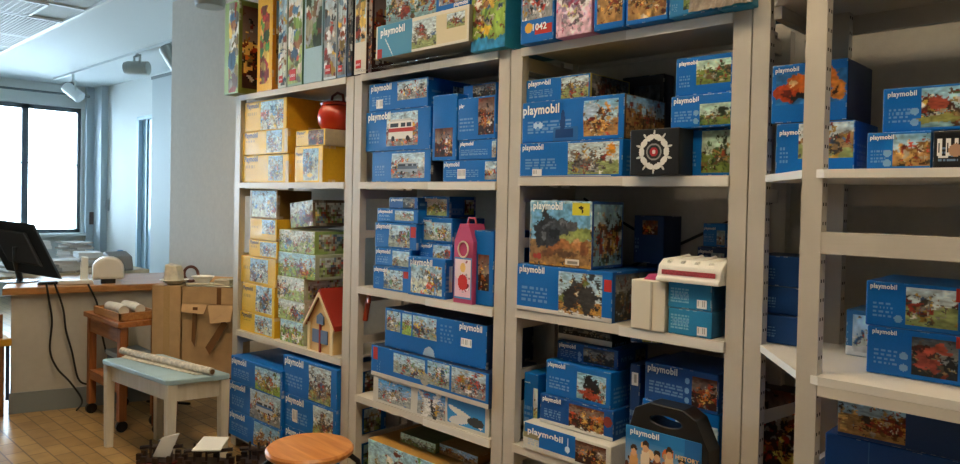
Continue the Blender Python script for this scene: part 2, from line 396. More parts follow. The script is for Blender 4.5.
# ------------------------------------------------------------------ the room
XW, YW, YR, CZ, YT = -12.7, 2.72, 4.2, 3.3, 2.33      # window wall, shelf wall, recess wall, ceiling, tile/plaster seam
X1R, Y0R = 2.6, -3.2
m = MB().box(XW-.2, X1R+.2, Y0R-.2, YR+.3, -.1, 0); struct(m.build('floor', floor_mat()))
struct(MB().box(XW-.2, X1R+.2, YT, YR+.3, CZ, CZ+.15).build('ceiling', PLASTER))
# suspended tile ceiling in front of the plaster strip
TILE = mat('ceiling_tile', '#aab1b1', .85, noise=.05, nscale=60)
GRID = mat('ceiling_grid_metal', '#c9cfd0', .5)
struct(MB().box(XW-.2, X1R+.2, Y0R-.2, YT, CZ+.01, CZ+.16).build('ceiling', TILE))
g = MB(); g.box(XW, X1R, YT-.03, YT+.0, CZ-.015, CZ+.02)
xs = [-12.3, -11.2, -10.5, -9.9, -9.1, -8.0, -7.35, -6.6, -5.4, -4.2, -3.0, -1.8, -.6, .6, 1.8]
for x in xs: g.box(x-.015, x+.015, Y0R, YT-.03, CZ-.006, CZ+.012)
for y in (1.73, .53, -.67, -1.87): g.box(XW, X1R, y-.012, y+.012, CZ-.005, CZ+.012)
struct(g.build('trim_1', GRID))
struct(MB().box(X1R, X1R+.2, Y0R, YR, 0, CZ+.01).build('wall_right', mat('fill_cutting_brown', '#7d7568', .85)))  # unseen wall, toned dark brown to cut the fill light
struct(MB().box(XW-.2, X1R+.2, Y0R-.2, Y0R, 0, CZ+.01).build('wall_front', mat('fill_cutting_brown', '#7d7568', .85)))  # also out of view, same darkened tone to hold down bounced light
struct(MB().box(-6.42, X1R, YW, YR+.1, 0, CZ).build('wall_back', WALLM))
# window wall with one wide opening
WY0, WY1, WZ0, WZ1 = -2.6, 3.95, .95, 2.95
w = MB(); w.box(XW-.25, XW, Y0R, WY0, 0, CZ); w.box(XW-.25, XW, WY1, YR+.1, 0, CZ); w.box(XW-.25, XW, WY0, WY1, 0, WZ0); w.box(XW-.25, XW, WY0, WY1, WZ1, CZ)
struct(w.build('wall_left', WALLW))
fr = MB(); FRM = mat('dark_window_frame', '#56656c', .5)
ys = [WY0, -1.55, -.0, 1.6, 3.17, WY1]
for y in ys: fr.box(XW-.14, XW-.06, max(WY0, y-.045), min(WY1, y+.045), WZ0, WZ1)
for z in (WZ0+.02, WZ1-.04): fr.box(XW-.14, XW-.06, WY0, WY1, z-.03, z+.035)
win = struct(fr.build('window_1', FRM))
gl = bpy.data.materials.new('window_glass'); gl.use_nodes = True; nt = gl.node_tree; nt.nodes.clear()
o_ = nt.nodes.new('ShaderNodeOutputMaterial'); t_ = nt.nodes.new('ShaderNodeBsdfTransparent'); g_ = nt.nodes.new('ShaderNodeBsdfGlossy'); x_ = nt.nodes.new('ShaderNodeMixShader'); l_ = nt.nodes.new('ShaderNodeFresnel')
g_.inputs['Roughness'].default_value = .02; t_.inputs['Color'].default_value = (.93, .97, 1, 1)
nt.links.new(l_.outputs[0], x_.inputs[0]); nt.links.new(t_.outputs[0], x_.inputs[1]); nt.links.new(g_.outputs[0], x_.inputs[2]); nt.links.new(x_.outputs[0], o_.inputs[0])
MB().box(XW-.105, XW-.095, WY0, WY1, WZ0, WZ1).build('glass', gl, win)
tr = MB()
for a, b in zip(ys[:-1], ys[1:]): tr.box(XW-.115, XW-.085, a, b, 2.03, 2.05)
tr.build('glazing_bar', mat('pale_bar', '#9fb3bd', .5), win)
MB().box(XW-.02, XW+.16, WY0-.05, WY1+.03, WZ0-.05, WZ0-.01).build('window_sill', WALLW, win)
# recess wall beyond the shelf wall, with a tall doorway
DX0, DX1, DZ = -11.05, -10.35, 2.73
w = MB(); w.box(XW-.2, DX0, YR, YR+.2, 0, CZ); w.box(DX1, -6.3, YR, YR+.2, 0, CZ); w.box(DX0, DX1, YR, YR+.2, DZ, CZ)
struct(w.build('wall_recess', WALLW))
struct(MB().box(XW, XW+.1, 3.99, YR, 0, CZ).box(XW+.1, -12.28, 4.1, YR, 0, CZ).build('trim_2', mat('blue_grey_pier', '#b6c6d0', .7)))
d = MB(); d.box(DX0, DX0+.06, YR-.02, YR+.1, 0, DZ); d.box(DX1-.06, DX1, YR-.02, YR+.1, 0, DZ); d.box(DX0, DX1, YR-.02, YR+.1, DZ-.05, DZ)
for k in range(1, 3): x = DX0+.06+k*(DX1-DX0-.12)/3; d.box(x-.02, x+.02, YR+.02, YR+.07, 0, DZ)
dr = struct(d.build('door_1', mat('blue_grey_door_frame', '#a9c6d6', .5)))
MB().box(DX0+.06, DX1-.06, YR+.04, YR+.05, 0, DZ).build('door_glass', mat('pale_blue_glass', '#a8cbe0', .15), dr)
struct(MB().box(-12.28, DX0, YR-.012, YR, 0, .1).box(DX1, -6.42, YR-.012, YR, 0, .1).build('baseboard_recess', mat('grey_baseboard', '#7e8689', .5)))
struct(MB().box(-6.42, X1R, YW-.012, YW, 0, .1).build('baseboard_back', mat('grey_baseboard', '#7e8689', .5)))
# tall grey panel by the doorway
t = thing('panel', 'tall pale grey standing panel with a dark top edge beside the blue doorway', 'panel', (-9.72, 4.05, 0))
pl = MB().box(-.36, .5, -.04, .04, .0, 3.16).build('board', mat('panel_grey', '#a9b6ba', .7), t)
MB().box(-.38, .52, -.05, .05, 3.16, 3.2).build('top_rail', mat('panel_dark', '#5d686b', .5), t)
# daylight
wd = bpy.data.worlds.new('world'); bpy.context.scene.world = wd; wd.use_nodes = True
bg = wd.node_tree.nodes['Background']; bg.inputs['Color'].default_value = (.72, .88, 1, 1); bg.inputs['Strength'].default_value = WORLD = 13.0
pl = bpy.data.lights.new('window_daylight', 'AREA'); pl.shape = 'RECTANGLE'; pl.size = WY1-WY0; pl.size_y = WZ1-WZ0; pl.cycles.is_portal = True
po = bpy.data.objects.new('window_daylight', pl); C.objects.link(po); po.location = (XW-.3, (WY0+WY1)/2, (WZ0+WZ1)/2); po.rotation_euler = (0, -PI/2, 0)

# ceiling louvre lights
LOUV = mat('louvre_metal', '#b3b8b6', .5)
def louvre(x0, x1, y0, y1, label, lit):
    t = thing('ceiling_light', label, 'ceiling light', ((x0+x1)/2, (y0+y1)/2, CZ+.004), 0, 'louvred ceiling lights')
    hx, hy = (x1-x0)/2, (y1-y0)/2
    fm = MB()
    for s in (-1, 1): fm.box(-hx, hx, s*hy-.012, s*hy+.012, -.02, .0); fm.box(s*hx-.012, s*hx+.012, -hy, hy, -.02, .0)
    fm.build('frame', GRID, t)
    lv = MB(); n = 16; k = 26
    for i in range(1, n): y = -hy+2*hy*i/n; lv.box(-hx, hx, y-.004, y+.004, -.016, .0)
    for i in range(1, k): x = -hx+2*hx*i/k; lv.box(x-.004, x+.004, -hy, hy, -.016, .0)
    lv.build('louvre', LOUV, t)
    MB().box(-hx, hx, -hy, hy, -.004, .004).build('backplate', mat('lamp_on', '#ffe6c2', .5, emit=15) if lit else mat('lamp_off', '#a9b0b0', .6), t)
for (a, b, w_) in ((-9.08, -8.03, 'nearer'), (-9.88, -9.13, 'farther')):
    louvre(a, b, 1.76, 2.29, 'unlit grey louvred ceiling light, the %s of the pair by the plaster edge' % w_, False)
louvre(-7.96, -7.38, 1.2, 2.0, 'unlit louvred ceiling light at the top edge above the spotlights', False)
for x in (-4.8, -3.6, -2.4, -1.2, 0):
    for y in (1.13,):
        louvre(x-.5, x+.5, y-.28, y+.28, 'lit warm louvred ceiling light in the tile ceiling before the shelves', True)
# track with spotlights
tk = thing('track_light', 'white ceiling track carrying spotlights along the plaster strip', 'track light', (0, 0, 0))
MB().box(-12.1, -4.5, 3.36, 3.395, CZ-.03, CZ).build('track', mat('track_white', '#b9c3c6', .4), tk)
SPOT = mat('spot_grey', '#a8b0ae', .4); SPOTW = mat('spot_white', '#cfd8d8', .4)
def spot(px, py, label, m, ang, size=1):
    p = onY(px, py, 3.378)
    t = thing('spotlight', label, 'spotlight', (p.x, 3.378, CZ-.03), 0, 'spotlights on the ceiling track')
    z = p.z-CZ+.03
    MB().tube([(0, 0, 0), (0, 0, z+.16*size)], .02).box(-.05, .05, -.01, .01, z+.13*size, z+.16*size).box(-.1*size, -.08*size, -.01, .01, z, z+.15*size).box(.08*size, .1*size, -.01, .01, z, z+.15*size).box(-.1*size, .1*size, -.01, .01, z+.13*size, z+.15*size).build('bracket', m, t)
    c, s_ = math.cos(ang), math.sin(ang); L = .17*size
    L = .135*size; dr = (Rt*c+Vector((0, 0, -.6*s_))).normalized(); a = Vector((0, 0, z))-dr*L; b = Vector((0, 0, z))+dr*L
    MB().tube([a, a.lerp(b, .12), b], [.07*size, .08*size, .08*size], 20).build('lamp_housing', m, t, smooth=True)
    MB().tube([a+(a-b)*.02, a+(b-a)*.03], .07*size, 16).build('lens', mat('lens_dark', '#4b5a60', .15), t)
spot(137, 68, 'grey cylindrical spotlight hanging level from the ceiling track', SPOT, 0)
spot(73, 92, 'white spotlight by the window corner, at the far end of the track', SPOTW, .9)
spot(172, 58, 'grey spotlight half hidden behind the edge of the shelf wall', SPOT, 1.2)
t = thing('curtain_rail', 'thin dark horizontal rail above the window', 'rail', (XW+.25, 0, 3.12))
MB().tube([(0, -2.6, 0), (0, 3.98, 0)], .018).build('rod', mat('rail_dark', '#59666c', .4), t)
bk = MB()
for y in (-2, 1, 3.75): bk.box(-.25, .01, y-.012, y+.012, -.02, .02).box(-.012, .012, y-.012, y+.012, -.02, .18)
bk.build('bracket', BLACKM, t)
tp = onZ(212, 2, 3.1) ; tp = onY(210, 3, 2.45)
t = thing('spotlight', 'small grey fixture at the top edge in front of the shelf wall', 'spotlight', (tp.x, 2.45, tp.z))
MB().lathe([(.0, -.03), (.1, -.03), (.11, .0), (.11, .06), (.05, .1), (.0, .1)]).build('lamp_housing', SPOT, t, smooth=True)
MB().box(-.01, .01, -.01, .01, .1, CZ-tp.z-.0).box(-.01, .01, -.01, .265, .1, .12).build('bracket', SPOT, t)
for (px, py, l) in ((108, 205, 'small white wall switch on the far blue-grey wall'), (93, 218, 'small dark wall socket beside the window')):
    p = onY(px, py, YR-.0) if px == 108 else onX(px, py, XW)
    if px == 108: tag(MB().box(p.x-.06, p.x+.06, YR-.02, YR, p.z-.09, p.z+.09).build('wall_switch', mat('switch', '#aebcc4', .4), bevel=.005, origin=p), l, 'switch')
    else: tag(MB().box(XW+.1, XW+.12, 4.04, 4.13, p.z-.1, p.z+.1).build('wall_socket', mat('socket', '#6a5a58', .4), bevel=.005, origin=p), l, 'socket')

# ------------------------------------------------------------------ shelving
YF, YB, PD = 2.25, 2.65, .04
def post(x0, x1, y0, ztop, parent, holes=False, back=False, m=CREAM):
    b = MB(); th = .003
    # C-profile: front plate, two side plates
    yy0, yy1 = (y0, y0+PD) if not back else (y0-PD, y0)
    b.prism([(x0, yy0), (x1, yy0), (x1, yy1), (x1-.012, yy1), (x1-.012, yy1-.003), (x1-th, yy1-.003), (x1-th, yy0+th), (x0+th, yy0+th), (x0+th, yy1-.003), (x0+.012, yy1-.003), (x0+.012, yy1), (x0, yy1)], 0, ztop)
    if holes:
        b.cur = 1; z = .06
        while z < ztop-.03:
            for k in (.3, .75):
                yc = yy0+PD*k if not back else yy0+PD*k
                b.add([(x1+.0004, yc-.004, z-.0045), (x1+.0004, yc+.004, z-.0045), (x1+.0004, yc+.004, z+.0045), (x1+.0004, yc-.004, z+.0045)], [(0, 1, 2, 3)])
            z += .05
    return b.build('post', [m, HOLE], parent)
def unit(label, x0, x1, shelves, ztop, post_w=.062, strips=(), braces=True, cross=(), holes=False, y0=YF, y1=YB):
    """shelves: list of top heights"""
    t = thing('shelving_unit', label, 'shelving unit', ((x0+x1)/2, y0, 0), 0, 'cream steel shelving units')
    cx = (x0+x1)/2
    def bb(n, b, m, bev=0): o = b.build(n, m, t, bevel=bev); o.location = (-cx, -y0, 0); return o
    for a in (x0, x1-post_w):
        o = post(a, a+post_w, y0, ztop, t, holes); o.location = (-cx, -y0, 0)
        o = post(a, a+post_w*.8, y1, ztop, t, holes, True); o.location = (-cx, -y0, 0)
    for i, z in enumerate(shelves):
        b = MB(); b.box(x0+post_w*.95, x1-post_w+.002, y0-.008, y1+.0, z-.012, z)
        b.box(x0+post_w*.95, x1-post_w+.002, y0-.008, y0+.004, z-.034, z-.012); b.box(x0+post_w*.95, x1-post_w+.002, y1-.01, y1, z-.03, z-.012)
        o = bb('shelf', b, SHELFM)
        if i in strips:
            s = MB().box(x0+.55*(x1-x0), x1-post_w, y0-.0115, y0-.0085, z-.036, z-.004).build('label_strip', STRIP, o)
        if braces:
            for a in (x0+post_w-.02, x1-post_w):
                bb('side_brace', MB().box(a, a+.018, y0+PD, y1-PD, z-.085, z-.037), CREAM)
    for zc in [(a+b)/2 for a, b in zip(shelves[:-1], shelves[1:])]:
        bb('side_brace', MB().box(x0+post_w-.02, x0+post_w-.002, y0+PD, y1-PD, zc-.02, zc+.02), CREAM)
    zz = sorted(shelves)
    for a, b2 in cross:
        d = MB(); d.tube([(x0+.08, y1+.012, a+.05), (x1-.08, y1+.012, b2-.08)], .006, 6); bb('cross_brace', d, BLACKM)
        d = MB(); d.tube([(x1-.08, y1+.025, a+.05), (x0+.08, y1+.025, b2-.08)], .006, 6); bb('cross_brace', d, BLACKM)
    return t
Z1, Z2, Z3, Z4, Z5 = 2.235, 1.683, 1.145, .585, .09
unit('cream steel shelving unit farthest left, holding the yellow boxes', -4.335, -3.078, [.09, .745, Z2, Z1], Z1+.0, post_w=.064)
unit('cream steel shelving unit second from the left, with the pink triangular box', -3.07, -1.995, [.09, Z4, Z3, Z2, Z1], Z1, strips=(1, 2, 3, 4))
unit('cream steel shelving unit with the black spiked box and the carry case', -1.988, -.973, [.09, .60, 1.158, 1.70, 2.228], 2.228, post_w=.06, strips=(2, 3, 4), cross=((1.158, 1.70),))
# forward unit at the right, with boards cut on the skew to reach the neighbouring post
YP = 1.95
t = thing('shelving_unit', 'cream perforated steel shelving unit at the right, standing forward of the others', 'shelving unit', (-.2, YP, 0), 0, 'cream steel shelving units')
def ub(n, b, m, bev=0): o = b.build(n, m, t, bevel=bev); o.location = (.2, -YP, 0); return o
for a, y, w_, bk_ in ((-.968, 2.25, .055, False), (-.697, YP, .052, False), (.31, YP, .052, False), (-.80, 2.50, .052, True), (.31, 2.5, .052, True)):
    o = post(a, a+w_, y, 2.9, t, True, bk_); o.location = (.2, -YP, 0)
poly = [(-.925, 2.30), (-.925, 2.262), (-.70, 1.965), (-.64, 1.942), (.31, 1.942), (.31, 2.52), (-.74, 2.52)]
for z in (1.165, 1.70):
    ub('shelf', MB().prism(poly, z-.022, z), mat('white_shelf_board', '#dddad2', .4))
ub('shelf', MB().prism([(-.64, 1.942), (.31, 1.942), (.31, 2.5), (-.64, 2.5)], 1.165-.05, 1.165-.023), SHELFM)
ub('shelf', MB().prism([(-.905, 2.256), (-.72, 1.942), (.31, 1.942), (.31, 2.54), (-.905, 2.54)], 2.225, 2.25), SHELFM)
ub('side_brace', MB().box(-.905, -.88, 2.256, 2.54, 2.185, 2.224), CREAM)
ub('rear_beam', MB().box(-.905, .31, 2.515, 2.54, 2.165, 2.224), CREAM)
zb = onY(826, 232, YP).z; zb2 = onY(826, 254, YP).z
ub('front_beam', MB().box(-.645, .31, YP+.002, YP+.03, zb2, zb), CREAM)
ub('rear_beam', MB().box(-.9, .31, 2.53, 2.55, 1.61, 1.67), CREAM)
z_ = onY(768, 226, 2.55).z
ub('rear_beam', MB().box(-1.0+.07, -.77, 2.53, 2.55, z_-.055, z_), CREAM)
# lower shelves of the forward unit
ub('shelf', MB().prism([(-.64, 1.96), (.31, 1.96), (.31, 2.5), (-.64, 2.5)], .63, .655), SHELFM)
ub('side_brace', MB().box(-.695, -.68, 1.99, 2.40, .85, .90), CREAM)
o = ub('side_brace', MB().hull8([onY(758, 426, 2.34), onY(797, 413, 2.5), onY(797, 402, 2.5), onY(758, 412, 2.34)], Vector((0, .02, 0))), CREAM)

# ------------------------------------------------------------------ boxes: first unit
G = 'toy boxes on the shelves'
YG = 'yellow toy boxes in the first unit'
def Y_(**k): d = dict(kind='yellow', base=YEL, side='#dfae2c', pic='yellowpic', logo=(.05, .72, .3), logotxt='Playmobil', logom=NAVYINK, depth=.3, group=YG, top='#d9a23a'); d.update(k); return d
stack(Z2, [
 (240, 288, 156, 'yellow toy box, bottom of three in the far left stack under the top shelf', dict(px=(.58, .08, .88, .93), post=lambda c: c.rect(.93, 0, 1, .75, '#d9cfae'))),
 (240, 288, 133, 'yellow toy box with worn white corner, middle of the far left three', dict(px=(.55, .1, .88, .95), post=lambda c: c.rect(.93, .1, 1, 1, '#d9cfae'))),
 (245, 286, 103, 'tall yellow toy box, topmost of the far left three under the top shelf', dict(px=(.4, .05, .93, .95))),
], **Y_())
stack(Z2, [
 (295, 323, 147, 'small yellow toy box with worn white edge, directly below the red bucket pile', dict(px=(.3, .05, .85, .92), post=lambda c: (c.rect(.88, 0, 1, .6, '#d9cfae'), c.ell(.55, .2, .03, .012, '#e8c13c')))),
 (296, 325, 131, 'small yellow box with orange picture, just under the red plastic bucket', dict(px=(.45, .05, .95, .95), side='#cdbb9a', pic='fire')),
], **Y_(depth=.25))
z = stack(.745, [
 (240, 275, 310, 'yellow toy box at the bottom left of the second shelf from the bottom', {}),
 (242, 275, 282, 'yellow toy box second from the bottom in the yellow and blue-picture column', {}),
 (241, 276, 255, 'wide yellow box with a torn open flap in the left column', dict(px=(.28, .1, .78, .93), logo=None)),
 (249, 277, 239, 'small yellow toy box in the middle of the left column', dict(px=(.4, .1, .95, .9))),
 (250, 277, 218, 'yellow box with a blue picture band, second from the top of the left column', dict(px=(.45, .3, .95, .95), logo=None)),
 (250, 277, 190, 'small box with a blue and brown picture, topmost of the left column', dict(base='#8a6a34', side='#7a5a28', px=(.1, .08, .97, .95), logo=None)),
], **Y_(depth=.24))
BG = 'building brick boxes in the first unit'
BL = dict(kind='full', pic='blocks', base='#a9b99a', side='#b8c3a4', sidepic='blocks', logo=None, depth=.3, group=BG, top='#c8cfae', Y=2.275)
stack(.745, [
 (280, 304, 318, 'green brick box with figure picture, lowest in the column beside the toy house', dict(pic='farm', base='#7d9a54')),
 (278, 304, 298, 'pale green brick box, second from the bottom of the right column', {}),
 (277, 304, 275, 'brick box with a village picture, third from the bottom of the right column', {}),
 (278, 315, 251, 'brick box with an animal farm picture above the village brick box', dict(pic='farm')),
 (279, 314, 229, 'light green brick box with small red tags, under the tilted brick box', dict(base='#8fb45a', side='#9ab86a')),
], **BL)
o, _ = toybox(291, 314, 203, BOXES['light green brick box with small red tags, under the tilted brick box'].location.z+.138, 'brick box with a picture of a rider, tilted on top of the right column', tilt=-.10, **dict(BL, pic='castle', base='#5a6a6a', side='#6a5a48', Y=2.29, depth=.26))
BG2 = 'blue toy boxes piled on the bottom shelf of the first unit'
stack(.09, [
 (229, 281, 408, 'blue box with battle picture, bottom of the pile beside the small table', dict(pic='gold')),
 (228, 281, 379, 'blue box with white vehicle picture, middle of the pile beside the small table', dict(pic='vehicle', px=(.42, .05, .97, .95), post=van(.68, .5, .3, .34, '#c3ccd4', '#3f6fae'))),
 (231, 281, 355, 'blue toy box on top of the pile beside the small table, with a beach picture', dict(pic='farm', px=(.5, .05, .97, .9))),
], Y=2.2, depth=.34, group=BG2, badge=0, logo=(.02, .72, .3))
stack(.09, [
 (284, 339, 424, 'blue toy box directly behind the stool seat, bottom of the right pile', dict(pic='farm', px=(.6, .1, .95, .9))),
 (284, 339, 392, 'blue toy box with a barcode, middle of the pile behind the stool', dict(pic='castle', px=(.58, .1, .95, .95), barcode=(.18, .2, .28, .6))),
 (283, 339, 354, 'deep blue toy box with a castle picture, top of the pile behind the stool', dict(pic='castle', px=(.5, .06, .9, .92))),
], Y=2.225, depth=.34, group=BG2)
# toy house
p = onY(310.5, 352, 2.275); q = onY(338, 352, 2.275)
t = thing('toy_house', 'toy farmhouse with a red roof and blue doors beside the brick boxes', 'toy house', (p.x, 2.262, .746), 0)
W = q.x-p.x-.03; top = onY(322, 290, 2.262).z-.746; ev = onY(310, 320, 2.262).z-.746
HW = mat('toy_house_yellow', '#d9b57a', .4); RED = mat('toy_red', '#9a2f24', .35); TB = mat('toy_blue', '#5f7496', .4)
MB().prism([(0, 0), (W, 0), (W, ev), (W*.5, top-.02), (0, ev)], 0, .14, 'y').build('walls', HW, t)
e = .03
MB().prism([(-e, ev-.03), (W*.5, top-.02), (W*.5, top+.008), (-e, ev-.002)], -.015, .16, 'y').prism([(W+e, ev-.03), (W*.5, top-.02), (W*.5, top+.008), (W+e, ev-.002)], -.015, .16, 'y').build('roof', RED, t)
MB().prism([(-e, ev-.04), (W*.5, top-.03), (W*.5, top-.01), (-e, ev-.02)], -.022, -.012, 'y').prism([(W+e, ev-.04), (W*.5, top-.03), (W*.5, top-.01), (W+e, ev-.02)], -.022, -.012, 'y').build('gable_trim', mat('cream_trim', '#e4d3a8', .4), t)
for k in (0, 1): MB().box(W*(.18+.34*k), W*(.46+.34*k), -.006, .001, .05, ev*.75).build('shutter_door', TB, t)
for k in (0, 1, 2): MB().box(-.004 if k == 0 else (W*.47 if k == 1 else W-.02), .018 if k == 0 else (W*.53 if k == 1 else W+.004), -.008, .0, 0, ev*.95).build('timber', RED if k == 1 else mat('cream_trim', '#e4d3a8', .4), t)
MB().prism([(W*.36, ev*.95), (W*.64, ev*.95), (W*.64, ev*1.2), (W*.5, ev*1.33), (W*.36, ev*1.2)], -.007, .001, 'y').build('loft_door', TB, t)
# red bucket
p = onY(331, 130, 2.33); zt = BOXES['small yellow box with orange picture, just under the red plastic bucket']
p0 = onY(331, 133, 2.36)
t = thing('bucket', 'round red plastic bucket with handle on the small yellow boxes', 'bucket', (p0.x, 2.40, Z2+.19+.0), 0)
RP = mat('bucket_red', '#c23418', .25)
zz_ = onY(296, 131, 2.265).z+.002; t.location.z = zz_
MB().lathe([(0, 0), (.08, 0), (.105, .03), (.112, .075), (.105, .11), (.09, .135), (0, .14)]).build('body', RP, t, smooth=True)
MB().lathe([(0, .14), (.095, .138), (.098, .15), (.06, .165), (0, .168)]).build('lid', RP, t, smooth=True)
MB().tube([(-.06, 0, .16), (-.05, 0, .2), (0, 0, .215), (.05, 0, .2), (.06, 0, .16)], .008, 8).build('handle', mat('dark_red', '#6f1f18', .4), t, smooth=True)

# ---- on top of the first unit: upright boxes seen from their narrow ends
def upright(xb0, xb1, zh, label, base, pic, side='#3a2a20', Y=2.24, depth=.42, lean=0, tagc=True, sidepic=None, pxr=(.04, .03, .96, .97), yaw=0, z0=Z1, group='upright boxes on top of the first unit', yr=68, extra_txt=None):
    rng = random.Random(hash_(label)); X0 = onY(xb0, yr, Y).x; X1 = onY(xb1, yr, Y).x; w = X1-X0
    fr = Canvas(w, zh, base, rng, .005); fr.pic(*pxr, pic, n=70)
    clip = (fr.U > pxr[0]) & (fr.U < pxr[2]) & (fr.V > pxr[1]) & (fr.V < pxr[3])
    for i in range(30):
        fr.ell(rng.uniform(pxr[0], pxr[2]), rng.uniform(pxr[1], pxr[3]), w*rng.uniform(.08, .28), w*rng.uniform(.08, .34), mixc(rng.choice(THEMES[pic][2]), rng), rng.uniform(-1, 1), clip)
    fr.finish()
    fr.wear(.3)
    sd = Canvas(depth, zh, side, rng, .01); sd.pic(.05, .05, .95, .95, sidepic or pic); sd.wear(.1)
    o = carton('toy_box', X0, X1, z0+.001, z0+zh, Y, depth, fr, sd, side, hash_(label) % 999, yaw, tilt=lean)
    tag(o, label, 'toy box', group)
    if tagc:
        s = w*.42
        MB().box(w*.2, w*.2+s, -.0045, -.003, .03, .03+s).build('maker_badge', mat('badge_red', '#c8281c', .4), o)
        lettering('LEGO', o, w*.2+.08*s, .03+.32*s, s*.84, -.0045, INK)
    if extra_txt: lettering(extra_txt[0], o, extra_txt[1], extra_txt[2], extra_txt[3], extra_txt[4], extra_txt[5], rot=extra_txt[6])
    return o
upright(224, 238, .58, 'tall upright light green box overhanging the left post on top of the first unit', '#9fc08a', 'blocks', side='#6f7a34', tagc=False, Y=2.18, depth=.4, sidepic='fire', yr=88, pxr=(.3, .02, .98, .98))
upright(257, 272, .57, 'upright orange and yellow box second from the left on top of the first unit', '#f0bf38', 'lettersy', side='#d9861c', sidepic='gold', tagc=False, pxr=(.2, .08, .8, .9))
upright(278, 286.5, .56, 'upright white and blue box right of the orange one on the top shelf', '#dbe4de', 'yellowpic', side='#8fa9a4')
upright(287.5, 302, .56, 'upright teal green box with many small figures on the top shelf', '#9fc0a8', 'blocks', side='#4f7a5a')
upright(303.5, 322, .56, 'upright pale blue box showing a green truck on the top shelf', '#a3c4d2', 'jungle', side='#87aab8', tagc=False, pxr=(.1, .35, .95, .85))
upright(323.5, 336, .56, 'upright pale blue and white box with harbour pictures on the top shelf', '#cfdce2', 'vehicle', side='#8aa0aa')
upright(337, 346, .55, 'narrow upright grey blue box on the top shelf above the first double post', '#6f8fb0', 'vehicle', side='#27384a', yr=66)
upright(347, 352, .55, 'very thin dark upright box on the top shelf above the first double post', '#1f3050', 'dark', side='#1a1c22', tagc=False, yr=66)
upright(354, 366, .55, 'upright cream box with ship picture, right of the first double post, on top', '#d3cfc2', 'pirate', side='#4a2a20', yr=64, pxr=(.1, .3, .9, .75))
upright(368, 371.5, .5, 'small dark red upright box beside the wrapped white and blue box', '#54231c', 'fire', side='#3a1a14', tagc=False, Y=2.245, yr=62, depth=.3)
# ------------------------------------------------------------------ second unit
def S(o_z): return o_z
G2 = 'blue toy boxes in the second unit'
K = dict(group=G2, depth=.3)
stack(Z2, [
 (372, 432, 152, 'blue toy box lying open with an ambulance picture, bottom left on the upper shelf', dict(px=(.35, .12, .9, .9), logo=None, side='#2b2f38', depth=.26, pic='vehicle', post=van(.62, .45, .32, .3, '#9aa6b4', '#5b6b80'))),
 (366, 430, 113, 'blue toy box with a red and white fire truck picture and barcode', dict(px=(.34, .12, .82, .92), post=van(.56, .5, .36, .42))),
 (369, 427, 85, 'blue toy box with a bright picture of a crane, topmost on the fire truck box', dict(px=(.5, .3, .98, .92), badge=0, barcode=(.14, .1, .26, .4))),
], **K)
stack(Z2, [
 (443, 496, 161, 'long flat blue toy box with small barcode, lowest right on the upper shelf', dict(px=(.8, .1, 1, .9), barcode=(.28, .15, .44, .6), logo=(.02, .72, .3), depth=.25)),
 (459, 496, 141, 'blue toy box with plain printed front between two boxes on the upper shelf', dict(px=(.9, .1, 1, .9), depth=.27)),
 (458, 496, 99, 'blue toy box with a picture of orange animals, below the small dark one', dict(px=(.55, .1, .97, .95), pic='fire')),
 (463, 496, 86, 'small dark blue toy box topmost at the right of the upper shelf', dict(px=(.3, .1, .97, .95), pic='dark', Y=2.33, depth=.22, logo=None)),
], **K)
bz_ = BOXES['long flat blue toy box with small barcode, lowest right on the upper shelf']
toybox(433, 457, 96, onY(443, 161, 2.265).z+.002, 'narrow upright blue toy box with an orange picture at its foot', px=(.1, .05, .85, .5), pic='fire', logo=None, Y=2.262, depth=.2, group=G2)
stack(Z3, [
 (373, 410, 265, 'small blue toy box with red number tag at the bottom of the left column', dict(px=(.3, .1, .8, .9), redtag=(.82, .6, .97, .9))),
 (375, 411, 247, 'small dark blue toy box second from the bottom of the left column', dict(px=(.5, .1, .95, .9), logo=(.04, .65, .4))),
 (375, 416, 222, 'blue toy box with a city street picture and red tag, middle of the left column', dict(px=(.35, .08, .85, .92), redtag=(.86, .5, .99, .9))),
 (377, 418, 208, 'blue toy box with a snow scene, second from the top of the left column', dict(px=(.45, .2, .9, .9), logo=(.04, .6, .35), depth=.24)),
 (389, 418, 197, 'small dark toy box on top of the left column', dict(base=DBLUE, px=(.5, .1, .9, .9), pic='dark', logo=(.08, .6, .4), depth=.2)),
], **dict(K, depth=.24, pic='city'))
stack(Z3, [
 (408, 445, 256, 'upright blue toy box with a hero picture on white, front of the middle column', dict(px=(.08, .06, .92, .8), pic='yellowpic', logo=(.06, .85, .6), Y=2.25, depth=.05)),
], **dict(K))
stack(Z3, [
 (420, 452, 263, 'blue toy box mostly hidden behind the hero box', dict(Y=2.31, px=(.6, .1, .95, .9))),
 (419, 452, 242, 'flat blue toy box with a road picture, directly above the hero box', dict(Y=2.30, px=(.45, .1, .95, .9), pic='city')),
 (421, 452, 217, 'blue toy box with an airport picture, second from the top of the middle column', dict(Y=2.30, px=(.1, .1, .95, .8), pic='city', logo=(.04, .78, .3))),
 (422, 449, 196, 'small blue toy box with a pale green picture on top of the middle column', dict(Y=2.31, px=(.2, .1, .9, .85), pic='blocks', logo=(.05, .78, .5), depth=.18)),
], **dict(K, depth=.22))
toybox(474, 494, 230, Z3+.001, 'upright deep blue toy box with a cave picture, right of the pink triangular box', px=(.25, .2, .8, .68), pic='fire', logo=None, depth=.3, group=G2, side=DBLUE)
